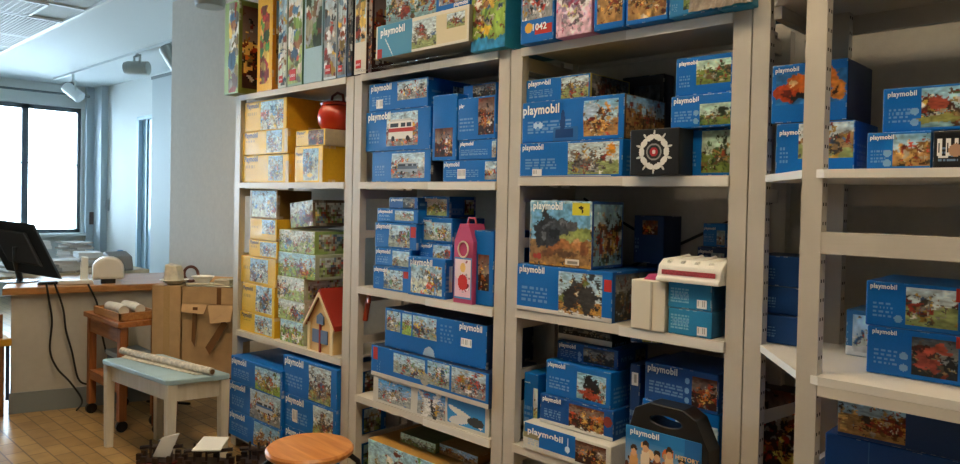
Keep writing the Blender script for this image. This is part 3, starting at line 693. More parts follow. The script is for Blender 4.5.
# pink triangular box
pa = onY(452, 300, 2.235); pb = onY(471, 298, 2.235); zt = onY(460, 224, 2.235).z; zm = onY(452, 262, 2.235).z
t = thing('princess_box', 'pink and blue triangular-topped toy box with a princess picture', 'toy box', (pa.x, 2.243, Z3+.001))
W = pb.x-pa.x; H = zt-Z3; 
MB().prism([(0, 0), (W, 0), (W, H*.78), (W*.72, H), (W*.28, H), (0, H*.78)], 0, .1, 'y').build('box_body', mat('pink_card', '#bd4a76', .35), t)
rng = random.Random(5)
fr = Canvas(W*.9, H*.52, '#4f8fce', rng, .004); fr.pic(.05, .05, .95, .95, 'pink', n=30, big=['#c42a2a', '#f0e0e0', '#3f6fae']); fr.ell(.5, .4, W*.25, H*.1, '#c9302a'); fr.ell(.5, .75, W*.13, H*.06, '#e8c070')
sd = Canvas(.004, H*.52, '#4f8fce', rng, .02)
c_ = carton('picture_panel', W*.05, W*.95, .02, .02+H*.52, -.003, .004, fr, sd, '#4f8fce', 3, parent=t, worn=0)
MB().tube([(W*.5+.03*math.cos(a), -.003, H*.68+.035*math.sin(a)) for a in [2*PI*i/16 for i in range(17)]], .004, 6).build('badge', mat('badge_cream', '#e8d8c8', .4), t)
MB().tube([(W*.28, .05, H), (W*.35, .05, H+.025), (W*.65, .05, H+.025), (W*.72, .05, H)], .006, 8).build('handle', mat('handle_red', '#a83a50', .4), t, smooth=True)
# red handle thing under the shelf and the lower boxes
p = onY(362, 297, 2.3)
t = thing('toy_clamp', 'orange red toy clip with a curved arm below the shelf edge', 'toy', (-2.93, 2.30, Z4+.36))
stack(Z4, [
 (373, 488, 375, 'long white tray box with airliner and shuttle pictures at the shelf edge', dict(base='#d3d2cb', side='#c9c8c0', px=(.05, .12, .36, .92), pic='plane', logo=None, Y=2.245, top='#b9b8b0', extra=lambda c: (c.pic(.42, .08, .66, .95, 'plane'), c.rect(.68, .1, .97, .95, '#3f9be0'), c.ell(.82, .45, .11, .016, '#ecebe6', -.3), c.ell(.78, .3, .07, .02, '#e0e2e4', .2), c.ell(.9, .35, .05, .02, '#3a3f44'), c.ell(.54, .45, .1, .02, '#f0f0ee', .8), c.ell(.5, .55, .08, .012, '#dfe2e4', -.7), c.ell(.56, .3, .012, .06, '#30343a', .3)))),
 (371, 492, 344, 'long blue tray box with three street pictures above the white airliner tray', dict(px=(.22, .3, .5, .9), pic='city', logo=None, side='#1a2f55', Y=2.24, extra=lambda c: (c.pic(.52, .25, .7, .95, 'city'), c.pic(.72, .22, .98, .95, 'vehicle'), c.rect(.0, .0, 1, .16, '#cfcdc4'), c.rect(.02, .55, .07, .95, '#b8322a'), c.ell(.5, .35, .03, .03, '#a9a79c')))),
 (385, 487, 307, 'long blue box with three building pictures and a barcode on its right half', dict(px=(.02, .42, .17, .92), pic='city', logo=(.76, .78, .2), side='#1a2f55', Y=2.26, barcode=(.77, .42, .87, .62), extra=lambda c: (c.pic(.19, .4, .29, .92, 'farm'), c.pic(.3, .4, .54, .92, 'city'), c.ell(.47, .0, .04, .045, '#a8c0d6'), c.textlines(.58, .4, .7, .85, '#7fa6d2', 5)))),
], **dict(K, depth=.32))
xh = [o for o in C.objects if o.get('label', '').startswith('orange red toy clip')][0]
z_ = onY(366, 298, 2.3)
xh.location = (z_.x, 2.30, Z4)
xh.location = (-2.99, 2.31, Z3-.06)
CR = mat('clip_red', '#b5482e', .35)
MB().tube([(-.012, 0, .0), (.02, -.02, .012), (.055, -.045, .0), (.06, -.05, -.02)], .010, 8).build('clip', CR, xh, smooth=True)
MB().tube([(-.008, 0, -.01), (.0, -.015, -.06), (-.008, -.02, -.12)], .013, 8).build('stem', CR, xh, smooth=True)
toybox(368, 470, 434, Z5+.001, 'white edged toy box with a dwarf house picture on the lowest shelf', base='#5f8f9f', side='#d8d6cc', kind='full', pic='farm', logo=None, Y=2.245, depth=.36, group=G2, z1=onY(368, 438, 2.245).z, top='#a8803e')
zz_ = onY(368, 438, 2.245).z
for i, (xa, xb, yy, lab, col) in enumerate(((400, 435, 2.33, 'dark green flat box lying on the dwarf house box', '#4a5a34'), (438, 478, 2.36, 'brown and yellow flat box lying on the dwarf house box', '#8a6a34'))):
    toybox(xa, xb, 436, zz_+.001, lab, kind='full', pic='jungle' if i == 0 else 'gold', base=col, side=col, logo=None, Y=yy, depth=.2, z1=zz_+.05, group=G2, top=col)
# boxes on top of the second unit
G3 = 'toy boxes on top of the units'
o, zz_ = toybox(376, 470, 24, Z1+.045, 'white and blue long box in clear wrap lying on the second unit', base='#dcd8ca', side='#8f8a7a', kind='plain', logo=(.06, .6, .28), Y=2.19, depth=.3, group=G3, extra=lambda c: (c.rect(.02, .0, .42, 1, '#4c92b8'), c.rect(.02, 0, .08, .3, '#b8322a'), c.ell(.16, .3, .003, .06, '#dfe6e8', .6), c.pic(.42, .08, .68, .9, 'castle', n=50), c.rect(.68, .1, .98, .9, '#d8ccaa'), c.pic(.78, .45, .96, .85, 'castle')), z1=onY(376, 27, 2.19).z, top='#9aa6a4', seed=11)
# clear wrap, hanging loose below the box
rng = random.Random(4); wv = []; wf = []; nx = 26
for i in range(nx+1):
    u = i/nx; x = -2.98+.72*u
    for j in range(5):
        v = j/4; wv.append((x, 2.19+.22*v+rng.uniform(-.006, .006), Z1+.006+.034*(1-abs(2*v-1))*rng.uniform(.2, 1)))
for i in range(nx):
    for j in range(4): wf.append((i*5+j, i*5+j+1, (i+1)*5+j+1, (i+1)*5+j))
pw = bpy.data.materials.new('clear_wrap'); pw.use_nodes = True; nt = pw.node_tree; nt.nodes.clear()
o_ = nt.nodes.new('ShaderNodeOutputMaterial'); t_ = nt.nodes.new('ShaderNodeBsdfTransparent'); g_ = nt.nodes.new('ShaderNodeBsdfGlossy'); x_ = nt.nodes.new('ShaderNodeMixShader'); x_.inputs[0].default_value = .35
g_.inputs['Roughness'].default_value = .2
nt.links.new(t_.outputs[0], x_.inputs[1]); nt.links.new(g_.outputs[0], x_.inputs[2]); nt.links.new(x_.outputs[0], o_.inputs[0])
mb = MB(); mb.add(wv, wf); ob = tag(mb.build('plastic_wrap', pw, origin=(-2.6, 2.3, Z1)), 'crumpled clear plastic wrap under the long white and blue box', 'plastic wrap')
so = ob.modifiers.new('s', 'SOLIDIFY'); so.thickness = .001
for (xa, xb, ya, yb, lab, kw) in (
 (386, 438, -8, 22, 'blue boat picture box lying on the wrapped white and blue box', dict(kind='full', pic='pirate')),
 (436, 470, -14, 19, 'blue toy box with a car picture, right one on the wrapped long box', dict(px=(.1, .2, .98, .98), pic='vehicle', logo=(.55, .02, .4)))):
    toybox(xa, xb, ya, zz_+.002, lab, Y=2.2, depth=.3, group=G3, **kw)
o, z_ = toybox(471, 505, -40, Z1+.001, 'upright green and yellow toy box above the second double post', kind='full', pic='farm', base='#2f7fae', side='#2f8fa0', Y=2.205, depth=.35, group=G3, logo=None, ym=20, extra=lambda c: (c.rect(0, 0, 1, .12, '#2a86b8'), c.ell(.5, .2, .02, .02, '#e8c040')))
Zt = 2.229
tops = [
 (521, 554, -30, 'upright blue toy box with red number tag on the third unit', dict(px=(.05, .3, .95, .95), pic='vehicle', redtag=(.45, .1, .95, .22), extra=lambda c: c.ell(.25, .2, .02, .02, '#d9a63c'))),
 (556, 592, -30, 'upright pale pink toy box on top of the third unit', dict(kind='full', pic='pink', base='#d996b4', side='#c97fa4', logo=None)),
 (594, 624, -30, 'upright blue toy box with an orange explorer picture right of the pink one', dict(px=(.1, .1, .95, .9), pic='gold')),
 (626, 667, -30, 'upright blue toy box with a brown beast picture on top of the third unit', dict(px=(.05, .08, .98, .9), pic='gold')),
 (669, 716, -6, 'blue toy box with dark stripe picture beside torn paper on the third unit', dict(px=(.3, .25, .85, .95), pic='jungle', base='#2277ae')),
 (718, 752, -10, 'teal blue toy box at the far right end on top of the third unit', dict(px=(.2, .3, .95, .95), pic='city', base='#2a86b0'))]
for (xa, xb, ya, lab, kw) in tops:
    toybox(xa, xb, ya, Zt+.001, lab, Y=2.2, depth=.3, group=G3, ym=10, **dict(dict(logo=None), **kw))
b = [o for o in C.objects if o.get('label', '').startswith('upright blue toy box with red number')][0]
lettering('1042', b, .065, .045, .07, -.001, INK)
# torn paper edge hanging at the top right of unit three
rng = random.Random(9)
mb = MB(); vs = []; n = 22
pa = onY(688, 21, 2.185); pb = onY(752, 8, 2.185)
for i in range(n+1):
    u = i/n; x = pa.x+(pb.x-pa.x)*u
    vs += [(x, 2.185+rng.uniform(-.004, .004), Zt+.004+rng.uniform(0, .004)), (x, 2.19, Zt+.035+rng.uniform(-.012, .02)), (x, 2.195, Zt+.05+rng.uniform(-.005, .015))]
fs = []
for i in range(n):
    for j in range(2): fs.append((i*3+j, i*3+j+1, (i+1)*3+j+1, (i+1)*3+j))
ob = tag(mb.add(vs, fs).build('torn_paper', mat('torn_paper_brown', '#8d8274', .6, noise=.4, nscale=40), origin=(pa.x, 2.185, Zt)), 'torn crumpled packing paper along the edge on top of the third unit', 'paper')
ob.modifiers.new('s', 'SOLIDIFY').thickness = .002

# ------------------------------------------------------------------ third unit
G4 = 'blue toy boxes in the third unit'
K = dict(group=G4, depth=.3)
def ghost(c):  # tall pale castle shape on the long lid
    c.rect(.33, .0, .58, .35, '#2a66a8'); c.ell(.42, .45, .012, .05, '#123f7a'); c.rect(.355, .1, .53, .3, '#123f7a'); c.ell(.145, .42, .012, .012, '#bcd2ea'); c.ell(.195, .42, .012, .012, '#bcd2ea')
stack(1.70, [
 (514, 622, 144, 'long blue toy box with a knights picture and barcode, bottom of the upper left stack', dict(px=(.5, .06, .97, .95), pic='castle', barcode=(.14, .04, .24, .22), logo=(.03, .78, .22), Y=2.24, depth=.3, extra=lambda c: (c.ell(.9, .72, .02, .025, '#d8922a'), c.rect(0, 0, .9, .04, '#d8d8d0')))),
 (515, 624, 104, 'long blue box with biggest white lettering and dented edges, above the knights box', dict(px=(.63, .1, .95, .92), pic='gold', logo=(.01, .62, .38), Y=2.25, depth=.3, extra=lambda c: (ghost(c), c.ell(.7, .7, .03, .03, '#a9c0d8')), sidepic='gold', side='#5a4a34', worn=.014)),
 (524, 590, 81, 'toy box with yellow and black side, topmost of the upper left stack', dict(px=(.56, .06, .98, .94), pic='castle', Y=2.27, depth=.28, side='#a89a3a', sidepic='dark', logo=(.04, .7, .36))),
], **K)
# black box with a white spiky ring
rng = random.Random(3)
bz = Z2
X0 = onY(630, 150, 2.2).x; X1 = onY(679, 150, 2.2).x; zt = onY(630, 130, 2.2).z
w_, h_ = X1-X0, zt-1.703
fr = Canvas(w_, h_, '#1b1c1f', rng, .002)
for k in range(10):
    a = 2*PI*k/10; fr.ell(.5+.3*math.cos(a)*min(1, h_/w_), .5+.32*math.sin(a), .017, .010, '#dcdcd8', a+PI/2)
    fr.ell(.5+.38*math.cos(a+.3)*min(1, h_/w_), .5+.4*math.sin(a+.3), .012, .004, '#c9c9c4', a+.3)
fr.ell(.5, .5, .030, .030, '#8f9190'); fr.ell(.5, .5, .024, .024, '#26272a'); fr.ell(.5, .5, .016, .016, '#b02a34'); fr.ell(.5, .5, .007, .007, '#e0d0d0')
sd = Canvas(.2, h_, '#1d1e22', rng, .01)
o = carton('toy_box', X0, X1, 1.701, zt, 2.2, .24, fr, sd, '#1d1e22', 4)
tag(o, 'black toy box with a white spiked ring and red centre, beside the knights box', 'toy box')
stack(1.70, [
 (684, 732, 130, 'blue toy box with a plants picture, half hidden right of the black spiked box', dict(px=(.38, .06, .98, .95), pic='jungle', logo=None, Y=2.30, depth=.24)),
 (671, 732, 97, 'blue toy box with an explorer vehicle picture, middle of the upper right stack', dict(px=(.5, .05, .99, .72), pic='jungle', badge=2, logo=(.05, .72, .42), Y=2.27, depth=.26)),
 (676, 732, 59, 'blue toy box with a crocodile picture, top of the upper right stack', dict(px=(.38, .25, .99, .88), pic='jungle', logo=(.06, .76, .34), Y=2.28, depth=.26)),
], **K)
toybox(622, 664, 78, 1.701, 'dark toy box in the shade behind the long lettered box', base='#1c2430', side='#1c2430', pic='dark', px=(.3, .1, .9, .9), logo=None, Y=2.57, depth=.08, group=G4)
# middle shelf
def cave(c):
    mm = (c.U > .03) & (c.U < .97) & (c.V > .04) & (c.V < .97)
    c.rect(.03, .04, .97, .97, '#79aed0'); c.rect(.03, .66, .97, .97, '#5c9cc8', .5); c.rect(.03, .04, .97, .42, '#8f6c40')
    E = c.ell
    E(.8, .5, .06, .028, '#83914e', 0, mm); E(.6, .47, .05, .02, '#96a05e', 0, mm)
    E(.33, .52, .062, .062, '#33353a', .3, mm); E(.52, .6, .048, .034, '#3e4146', -.2, mm); E(.2, .5, .035, .06, '#27292c', 0, mm); E(.26, .78, .012, .03, '#2b2b2c', .1, mm); E(.7, .62, .03, .022, '#4b4e53', .2, mm)
    E(.42, .5, .022, .02, '#141517', 0, mm); E(.3, .62, .02, .01, '#5d6066', .5, mm); E(.55, .66, .025, .008, '#6a6d72', -.3, mm); E(.25, .45, .01, .025, '#5a5c60', 0, mm)
    E(.48, .3, .055, .018, '#8a5630', .3, mm); E(.62, .34, .045, .016, '#a06a3c', .1, mm); E(.8, .33, .03, .022, '#b37a46', -.3, mm); E(.35, .2, .05, .014, '#6f4a2c', .1, mm); E(.88, .28, .018, .03, '#7a4a28', 0, mm); E(.6, .2, .06, .012, '#5d432c', 0, mm); E(.78, .4, .012, .012, '#c99a6a', 0, mm)
def cave_tags(c):
    c.rect(.7, .79, .96, .97, '#d6cf3a'); c.ell(.83, .9, .012, .006, '#2a2a20'); c.ell(.85, .85, .004, .009, '#2a2a20'); c.rect(.6, .04, .82, .13, '#dcd8cc'); c.rect(.63, .06, .79, .1, '#8a8880'); c.ell(.1, .14, .010, .010, '#a83a30'); c.ell(.17, .14, .013, .013, '#b04034')
zb1 = stack(1.158, [
 (517, 612, 263, 'long blue toy box with a dark fortress picture, under the cave picture box', dict(px=(.46, .05, .9, .93), pic='cave', redtag=(.92, .6, .99, .85), logo=(.03, .83, .28), Y=2.235, depth=.34, side=DBLUE, sidepic='dark', extra=lambda c: (c.ell(.58, .4, .03, .05, '#2f2c2a'), c.ell(.75, .4, .035, .05, '#3a3836'), c.rect(0, 0, 1, .09, '#d2d2cc')))),
 (530, 592, 200, 'blue toy box with a large grey cave picture and white lettering on sky', dict(kind='full', pic='cave', logo=(.06, .85, .48), Y=2.24, depth=.22, side='#1f4f96', sidepic='pirate', seed=77, extra=cave, post=cave_tags)),
], **K)
stack(1.158, [
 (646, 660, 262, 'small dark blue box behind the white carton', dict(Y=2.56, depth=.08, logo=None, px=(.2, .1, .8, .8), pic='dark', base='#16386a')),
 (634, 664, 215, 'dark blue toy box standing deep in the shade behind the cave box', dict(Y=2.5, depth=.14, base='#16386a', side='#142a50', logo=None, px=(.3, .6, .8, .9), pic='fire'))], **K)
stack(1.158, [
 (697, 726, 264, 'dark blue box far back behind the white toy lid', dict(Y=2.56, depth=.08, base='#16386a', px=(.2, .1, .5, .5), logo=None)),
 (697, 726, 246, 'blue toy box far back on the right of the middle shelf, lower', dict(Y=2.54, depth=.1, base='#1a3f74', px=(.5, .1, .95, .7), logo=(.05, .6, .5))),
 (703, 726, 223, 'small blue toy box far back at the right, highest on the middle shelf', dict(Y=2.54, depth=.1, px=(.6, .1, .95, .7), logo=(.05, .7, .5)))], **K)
X0 = onY(630, 300, 2.225).x; X1 = onY(664, 300, 2.225).x; zt = onY(630, 279, 2.225).z
t = thing('white_carton', 'plain white carton with a narrow side strip left of the two barcode boxes', 'box', (X0, 2.232, 1.159))
WC = mat('off_white_card', '#d9d4c4', .55)
MB().box(0, X1-X0, 0, .24, 0, zt-1.159).build('carton_body', WC, t, bevel=.003)
MB().box((X1-X0)*.58, (X1-X0)*.63, -.003, .0, 0, zt-1.162).build('edge_strip', mat('card_strip', '#b9b4a6', .5), t)
def bb(c): c.barcode(.68, .08, .9, .42); c.textlines(.06, .2, .5, .8, '#9fd0e0', 5)
zb2_ = stack(1.158, [
 (668, 712, 307, 'light blue toy box seen from its barcode side, lower of two', dict(kind='plain', base='#2a84b8', logo=None, Y=2.24, extra=bb, side='#2a5f86', depth=.2)),
 (668, 712, 281, 'light blue toy box seen from its barcode side, upper of two', dict(kind='plain', base='#2a84b8', logo=None, Y=2.24, extra=bb, side='#2a5f86', depth=.2)),
], **K)
X0 = onY(657, 270, 2.22).x; X1 = onY(727, 270, 2.22).x; zt = onY(661, 257, 2.3).z
X1 = min(X1, -1.04)
t = thing('toy_tray', 'white plastic toy tray with a red flowered strip on the barcode boxes', 'toy', (X0, 2.21, zb2_+.001))
W = X1-X0; MB().prism([(0, 0), (.0, .012), (.01, .018), (.02, .055), (.05, .075), (.2, .08), (.2, 0)], 0, W, 'x').build('tray', WHITE, t, bevel=.003)
FL = mat('flower_red', '#a8404a', .5, noise=.5, nscale=200)
rng = random.Random(8); mb = MB(); mb.box(W*.08, W*.92, .009, .013, .024, .04)
mb.build('flower_strip', FL, t)
for k in range(4): MB().tube([(W*(.15+.22*k), .03, .064), (W*(.15+.22*k), .17, .081)], .008, 8).build('rib', WHITE, t, smooth=True)
pp = onY(640, 272, 2.25)
tag(MB().prism([(0, 0), (.09, .0), (.1, .012), (.02, .02)], 0, .16, 'y').build('pink_card', mat('pink_card', '#bd4a76', .35), origin=(0, 0, 0)), 'folded pink card lying on the white carton', 'card').location = (pp.x+.01, 2.26, zt_ if False else onY(630, 279, 2.225).z+.001)
# lower shelf
stack(.60, [
 (523, 612, 421, 'long open toy tray with big white lettering on the lower shelf edge', dict(base='#d6d4ca', side='#d0cec6', px=(.62, .15, .95, .88), pic='fire', logo=(.06, .55, .42), Y=2.235, depth=.26, seed=31, extra=lambda c: (c.rect(.2, .22, .62, 1, BLUE), c.rect(.0, .45, .2, .9, '#8f8a6a'), c.rect(.02, .65, .45, 1, BLUE), c.rect(.22, .3, .6, .6, BLUE), c.ell(.53, .45, .012, .012, '#c9dced'), c.rect(.527, .3, .535, .85, '#c9dced')))),
 (540, 613, 393, 'blue toy box with a castle knights picture and white lower rim', dict(px=(.42, .1, .88, .9), pic='fire', logo=(.04, .78, .26), Y=2.28, depth=.26, extra=lambda c: (c.rect(0, 0, 1, .14, '#d4d3cb'), c.ell(.93, .6, .02, .02, '#8a3a34')), base=DBLUE)),
 (546, 612, 359, 'blue toy box with a pirate ship picture and black sails', dict(px=(.5, .1, .93, .84), pic='pirate', logo=(.03, .8, .28), Y=2.29, depth=.25, extra=lambda c: (c.ell(.68, .6, .03, .022, '#16171a', .3), c.ell(.76, .5, .02, .03, '#1c1c20'), c.ell(.7, .26, .05, .014, '#a0412a', -.1)))),
 (557, 618, 340, 'dark blue toy box with a moonlit picture, above the pirate ship box', dict(px=(.45, .1, .93, .9), pic='dark', logo=(.04, .75, .28), Y=2.33, depth=.22, badge=2, base=DBLUE)),
 (558, 612, 325, 'dark flat toy box with a white lower rim, just under the middle shelf', dict(px=(.1, .5, .95, .95), pic='dark', base='#1a2434', logo=None, Y=2.36, depth=.2, extra=lambda c: c.rect(0, 0, 1, .45, '#cfcec6'))),
], **K)
stack(.60, [
 (516, 538, 373, 'upright small blue toy box squeezed beside the left post on the lower shelf', dict(px=(.7, .1, .98, .8), pic='castle', logo=(.05, .85, .4), Y=2.30, depth=.2, z1=onY(516, 370, 2.3).z)),
], **dict(K))
stack(.60, [
 (642, 719, 398, 'large blue toy box with a castle picture behind the carry case', dict(px=(.45, .1, .99, .85), pic='castle', logo=(.04, .85, .32), Y=2.32, depth=.28)),
 (645, 719, 361, 'blue toy box with three round badges above the carry case', dict(px=(.66, .08, .99, .85), pic='fire', badge=3, logo=(.04, .75, .42), Y=2.32, depth=.28, base='#1a4f92')),
], **K)
toybox(630, 640, 363, .601, 'upright dark blue box standing on end left of the carry case', barcode=(.2, .8, .8, .92), kind='plain', base='#173f7a', logo=None, Y=2.33, depth=.26, group=G4)
toybox(630, 662, 345, onY(645, 361, 2.32).z+.05, 'small flat blue toy box leaning under the middle shelf', Y=2.36, depth=.2, tilt=-.10, z1=onY(645, 361, 2.32).z+.10, px=(.4, .1, .97, .9), pic='jungle', base=DBLUE, logo=(.04, .6, .3), group=G4, clamp=False)
# carry case
Yc = 2.17
pl_ = onY(624, 464, Yc); pr_ = onY(708, 464, Yc); z0c = .602
t = thing('carry_case', 'blue carry case with black handle and HISTORY print, at the front of the lower shelf', 'carry case', (pl_.x, Yc, z0c))
W = pr_.x-pl_.x; Hc = onY(640, 405, Yc).z-z0c; Hb = onY(640, 424, Yc).z-z0c
out = [(0, 0), (W, 0), (W*1.0, Hb*.85), (W*.93, Hb*1.02), (W*.85, Hc*.97), (W*.7, Hc*1.05), (W*.3, Hc*1.05), (W*.12, Hc*.96), (W*.02, Hb*.8)]
cs = MB(); inner = [(W*(.5+.19*math.cos(a)), Hb*1.12+.018*math.sin(a)) for a in [2*PI*k/18 for k in range(18)]]
bm = bmesh.new()
vo = [bm.verts.new((x, .0, z)) for x, z in out]; vi = [bm.verts.new((x, 0, z)) for x, z in inner]
es = [bm.edges.new((vo[i], vo[(i+1) % len(vo)])) for i in range(len(vo))]+[bm.edges.new((vi[i], vi[(i+1) % len(vi)])) for i in range(len(vi))]
r = bmesh.ops.triangle_fill(bm, use_beauty=True, use_dissolve=False, edges=es)
fcs = [f_ for f_ in bm.faces if not all(v in vi for v in f_.verts)]
bmesh.ops.delete(bm, geom=[f_ for f_ in bm.faces if all(v in vi for v in f_.verts)], context='FACES_ONLY')
ex = bmesh.ops.extrude_face_region(bm, geom=list(bm.faces))
bmesh.ops.translate(bm, vec=(0, .085, 0), verts=[v for v in ex['geom'] if isinstance(v, bmesh.types.BMVert)])
bmesh.ops.recalc_face_normals(bm, faces=bm.faces)
me = bpy.data.meshes.new('case_shell'); bm.to_mesh(me); bm.free(); me.materials.append(BLACK)
ob = bpy.data.objects.new('case_shell', me); C.objects.link(ob); ob.parent = t
bv = ob.modifiers.new('b', 'BEVEL'); bv.width = .008; bv.segments = 3; bv.limit_method = 'ANGLE'
rng = random.Random(12)
fr = Canvas(W*.94, Hb*.95, '#2a7fc0', rng, .0035); fr.pic(0, 0, .78, .8, 'egypt', n=70); fr.rect(0, .8, 1, 1, '#2a7fc0'); fr.rect(.8, 0, 1, 1, '#2468a8')
for k in range(5): fr.ell(.12+.16*k, .42+.1*(k % 2), .018, .05, ['#d8a468', '#f0dcc0', '#7a3f22', '#e8c79a', '#b5703a'][k]); fr.ell(.12+.16*k, .66+.1*(k % 2), .013, .016, '#3a2a20'); fr.ell(.12+.16*k, .6+.1*(k % 2), .012, .013, '#e0b088')
fr.textlines(.84, .3, .97, .6, '#bcd6ec', 4)
c_ = carton('picture_panel', W*.02, W*.93, .008, .008+Hb*.92, -.004, .006, fr, Canvas(.006, Hb*.9, '#2a7fc0', rng, .02), '#2a7fc0', 5, parent=t, worn=0)
lettering('playmobil', t, W*.08, Hb*.82, W*.36, -.004, INK)
lettering('HISTORY', t, W*.64, Hb*.66, W*.27, -.004, mat('gold_ink', '#e8c48a', .4))

# ------------------------------------------------------------------ right unit
G5 = 'blue toy boxes in the right unit'
K = dict(group=G5, clamp=False)
stack(1.70, [
 (776, 855, 124, 'blue toy box standing under the orange truck box, crossed by the perforated post', dict(px=(.3, .3, .98, .98), pic='castle', logo=(.05, .74, .32), Y=2.22, depth=.23)),
 (772, 848, 66, 'large blue toy box with an orange shovel truck picture, crossed by the perforated post', dict(px=(.05, .3, .98, .85), pic='gold', logo=(.05, .84, .32), Y=2.22, depth=.235, side='#17345e', sidepic=None, extra=lambda c: (c.rect(.05, .3, .98, .85, '#2a70b0'), c.ell(.22, .52, .045, .026, '#b04018', 0), c.ell(.34, .7, .03, .022, '#c9641f'), c.ell(.82, .66, .014, .05, '#c9702a', .3), c.ell(.88, .5, .02, .03, '#d08030', .4), c.ell(.46, .6, .02, .02, '#c96a2a'), c.ell(.2, .5, .02, .008, '#5e1c10', .2), c.ell(.4, .46, .014, .014, '#1c1c20'), c.ell(.3, .44, .012, .012, '#22201e'), c.ell(.86, .5, .008, .012, '#3a1c12'), c.ell(.28, .66, .012, .008, '#f0c890')))),
], **K)
def sh(c): c.ell(.6, .52, .05, .06, '#a8402a')
stack(1.70, [
 (867, 931, 133, 'blue toy box with a rescue vehicle picture, lower of the two at the right edge', dict(px=(.42, .1, 1, .95), pic='gold', badge=2, logo=(.05, .78, .38), Y=2.1, depth=.25)),
 (883, 985, 89, 'blue box with a boat picture, upper of the two at the upper right edge', dict(px=(.4, .08, .97, .95), pic='pirate', badge=2, logo=(.05, .76, .3), Y=2.13, depth=.25, extra=lambda c: (c.ell(.57, .6, .022, .018, '#9a4634'), c.ell(.6, .25, .06, .009, '#8a8a4a')))),
], **K)
def blk(c):
    c.rect(.1, .3, .3, .36, '#dcdcdc')
    for k in range(5): c.rect(.08+.17*k, .35, .17+.17*k, .8, '#e4e4e4'); c.rect(.1+.17*k, .45, .13+.17*k, .7, '#18181a')
    c.ell(.45, .5, .016, .016, '#b08a70')
toybox(933, 985, 131, 1.701, 'small black toy box with white lettering blocks at the right edge', kind='plain', base='#18181b', side='#18181b', logo=None, Y=2.1, depth=.2, extra=blk, **K)
z_ = stack(1.165, [
 (867, 985, 325, 'blue toy box with a red dragon picture, lower right on the white board', dict(px=(.4, .08, .8, .9), pic='dark', badge=2, redtag=(.78, .75, .86, .97), logo=(.05, .84, .22), Y=2.1, depth=.26, extra=lambda c: (c.ell(.55, .35, .035, .012, '#a8483a', .2), c.ell(.57, .62, .03, .009, '#b8503e', .6), c.ell(.66, .68, .025, .008, '#b0503c', -.4), c.ell(.5, .45, .012, .02, '#8f3c32'), c.ell(.6, .3, .008, .02, '#8f3c32')))),
 (866, 985, 280, 'blue toy box with a battle picture, resting on the red dragon box', dict(px=(.36, .1, .8, .92), pic='castle', badge=1, redtag=(.78, .7, .86, .97), logo=(.04, .82, .24), Y=2.1, depth=.26)),
], **K)
toybox(846, 872, 309, 1.166, 'small white and blue toy box behind the dragon box', base='#2a6aa0', px=(.25, .1, .95, .9), pic='yellowpic', logo=None, Y=2.30, depth=.15, extra=lambda c: c.rect(0, 0, 1, .2, '#d6d8d4'), **K)
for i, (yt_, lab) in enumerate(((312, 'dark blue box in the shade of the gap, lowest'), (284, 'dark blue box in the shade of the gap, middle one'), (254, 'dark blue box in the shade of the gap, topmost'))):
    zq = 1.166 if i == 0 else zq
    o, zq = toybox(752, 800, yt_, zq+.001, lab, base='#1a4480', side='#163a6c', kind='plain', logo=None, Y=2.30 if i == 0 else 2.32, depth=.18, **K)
stack(.655, [
 (825, 985, 432, 'big deep blue toy box with a white bottom rim, below the board at the right', dict(kind='plain', base='#1c4a8c', logo=None, Y=2.06, depth=.3, extra=lambda c: (c.rect(0, 0, 1, .07, '#b9b8b0'), c.rect(.16, .1, .163, 1, '#3a68a4'), c.rect(.3, .1, .303, 1, '#3a68a4'), c.barcode(.86, .1, .95, .35)))),
 (838, 985, 388, 'wide blue toy box with a pirate treasure picture on the deep blue box', dict(z1=1.105, px=(.0, .08, .5, .98), pic='gold', base='#1c4076', logo=None, Y=2.06, depth=.3)),
], **K)
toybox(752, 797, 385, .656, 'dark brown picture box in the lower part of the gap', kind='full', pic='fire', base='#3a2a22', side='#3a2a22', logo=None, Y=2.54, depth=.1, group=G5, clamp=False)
# ------------------------------------------------------------------ small table
tp = [onZ(104, 358, .56), onZ(166, 377, .56)]
W1 = wood('pale_painted_wood', '#dcd6c6', '#cfc8b5', 2, 5, .5)
TY0, TY1, TX0, TX1 = 1.66, 2.16, -4.80, -3.96
ang = 0
t = thing('small_table', 'low cream wooden table with a pale blue top, before the cardboard boxes', 'table', (-4.80, 1.64, 0), .0)
# footprint measured on the floor: a slightly skewed stance
a = onZ(108, 450, 0); b_ = onZ(166, 440, 0)
P0 = onZ(101, 359, .555); P1 = onZ(167, 381, .555); P2 = onZ(232, 374, .555); P3 = P0+(P2-P1)
o0 = Vector(t.location)
u = (P1-P0); u.z = 0; v = (P2-P1); v.z = 0
Lu, Lv = u.length, v.length; un = u.normalized(); vn = v.normalized()
def q(a, b, z): return Vector((P0.x, P0.y, 0))+un*a+vn*b+Vector((0, 0, z))-o0
TT = .03
TOPM = mat('pale_blue_laminate', '#98b7c4', .35, noise=.08, nscale=8)
ins = .02
c8 = [(ins, 0), (Lu-ins, 0), (Lu, ins), (Lu, Lv-ins), (Lu-ins, Lv), (ins, Lv), (0, Lv-ins), (0, ins)]
mb = MB(); n = 8; vs = [q(a, b, .555-TT) for a, b in c8]+[q(a, b, .555) for a, b in c8]
mb.add(vs, [list(range(8))[::-1], list(range(8, 16))]+[(i, (i+1) % 8, 8+(i+1) % 8, 8+i) for i in range(8)]); mb.build('tabletop', TOPM, t, bevel=.006)
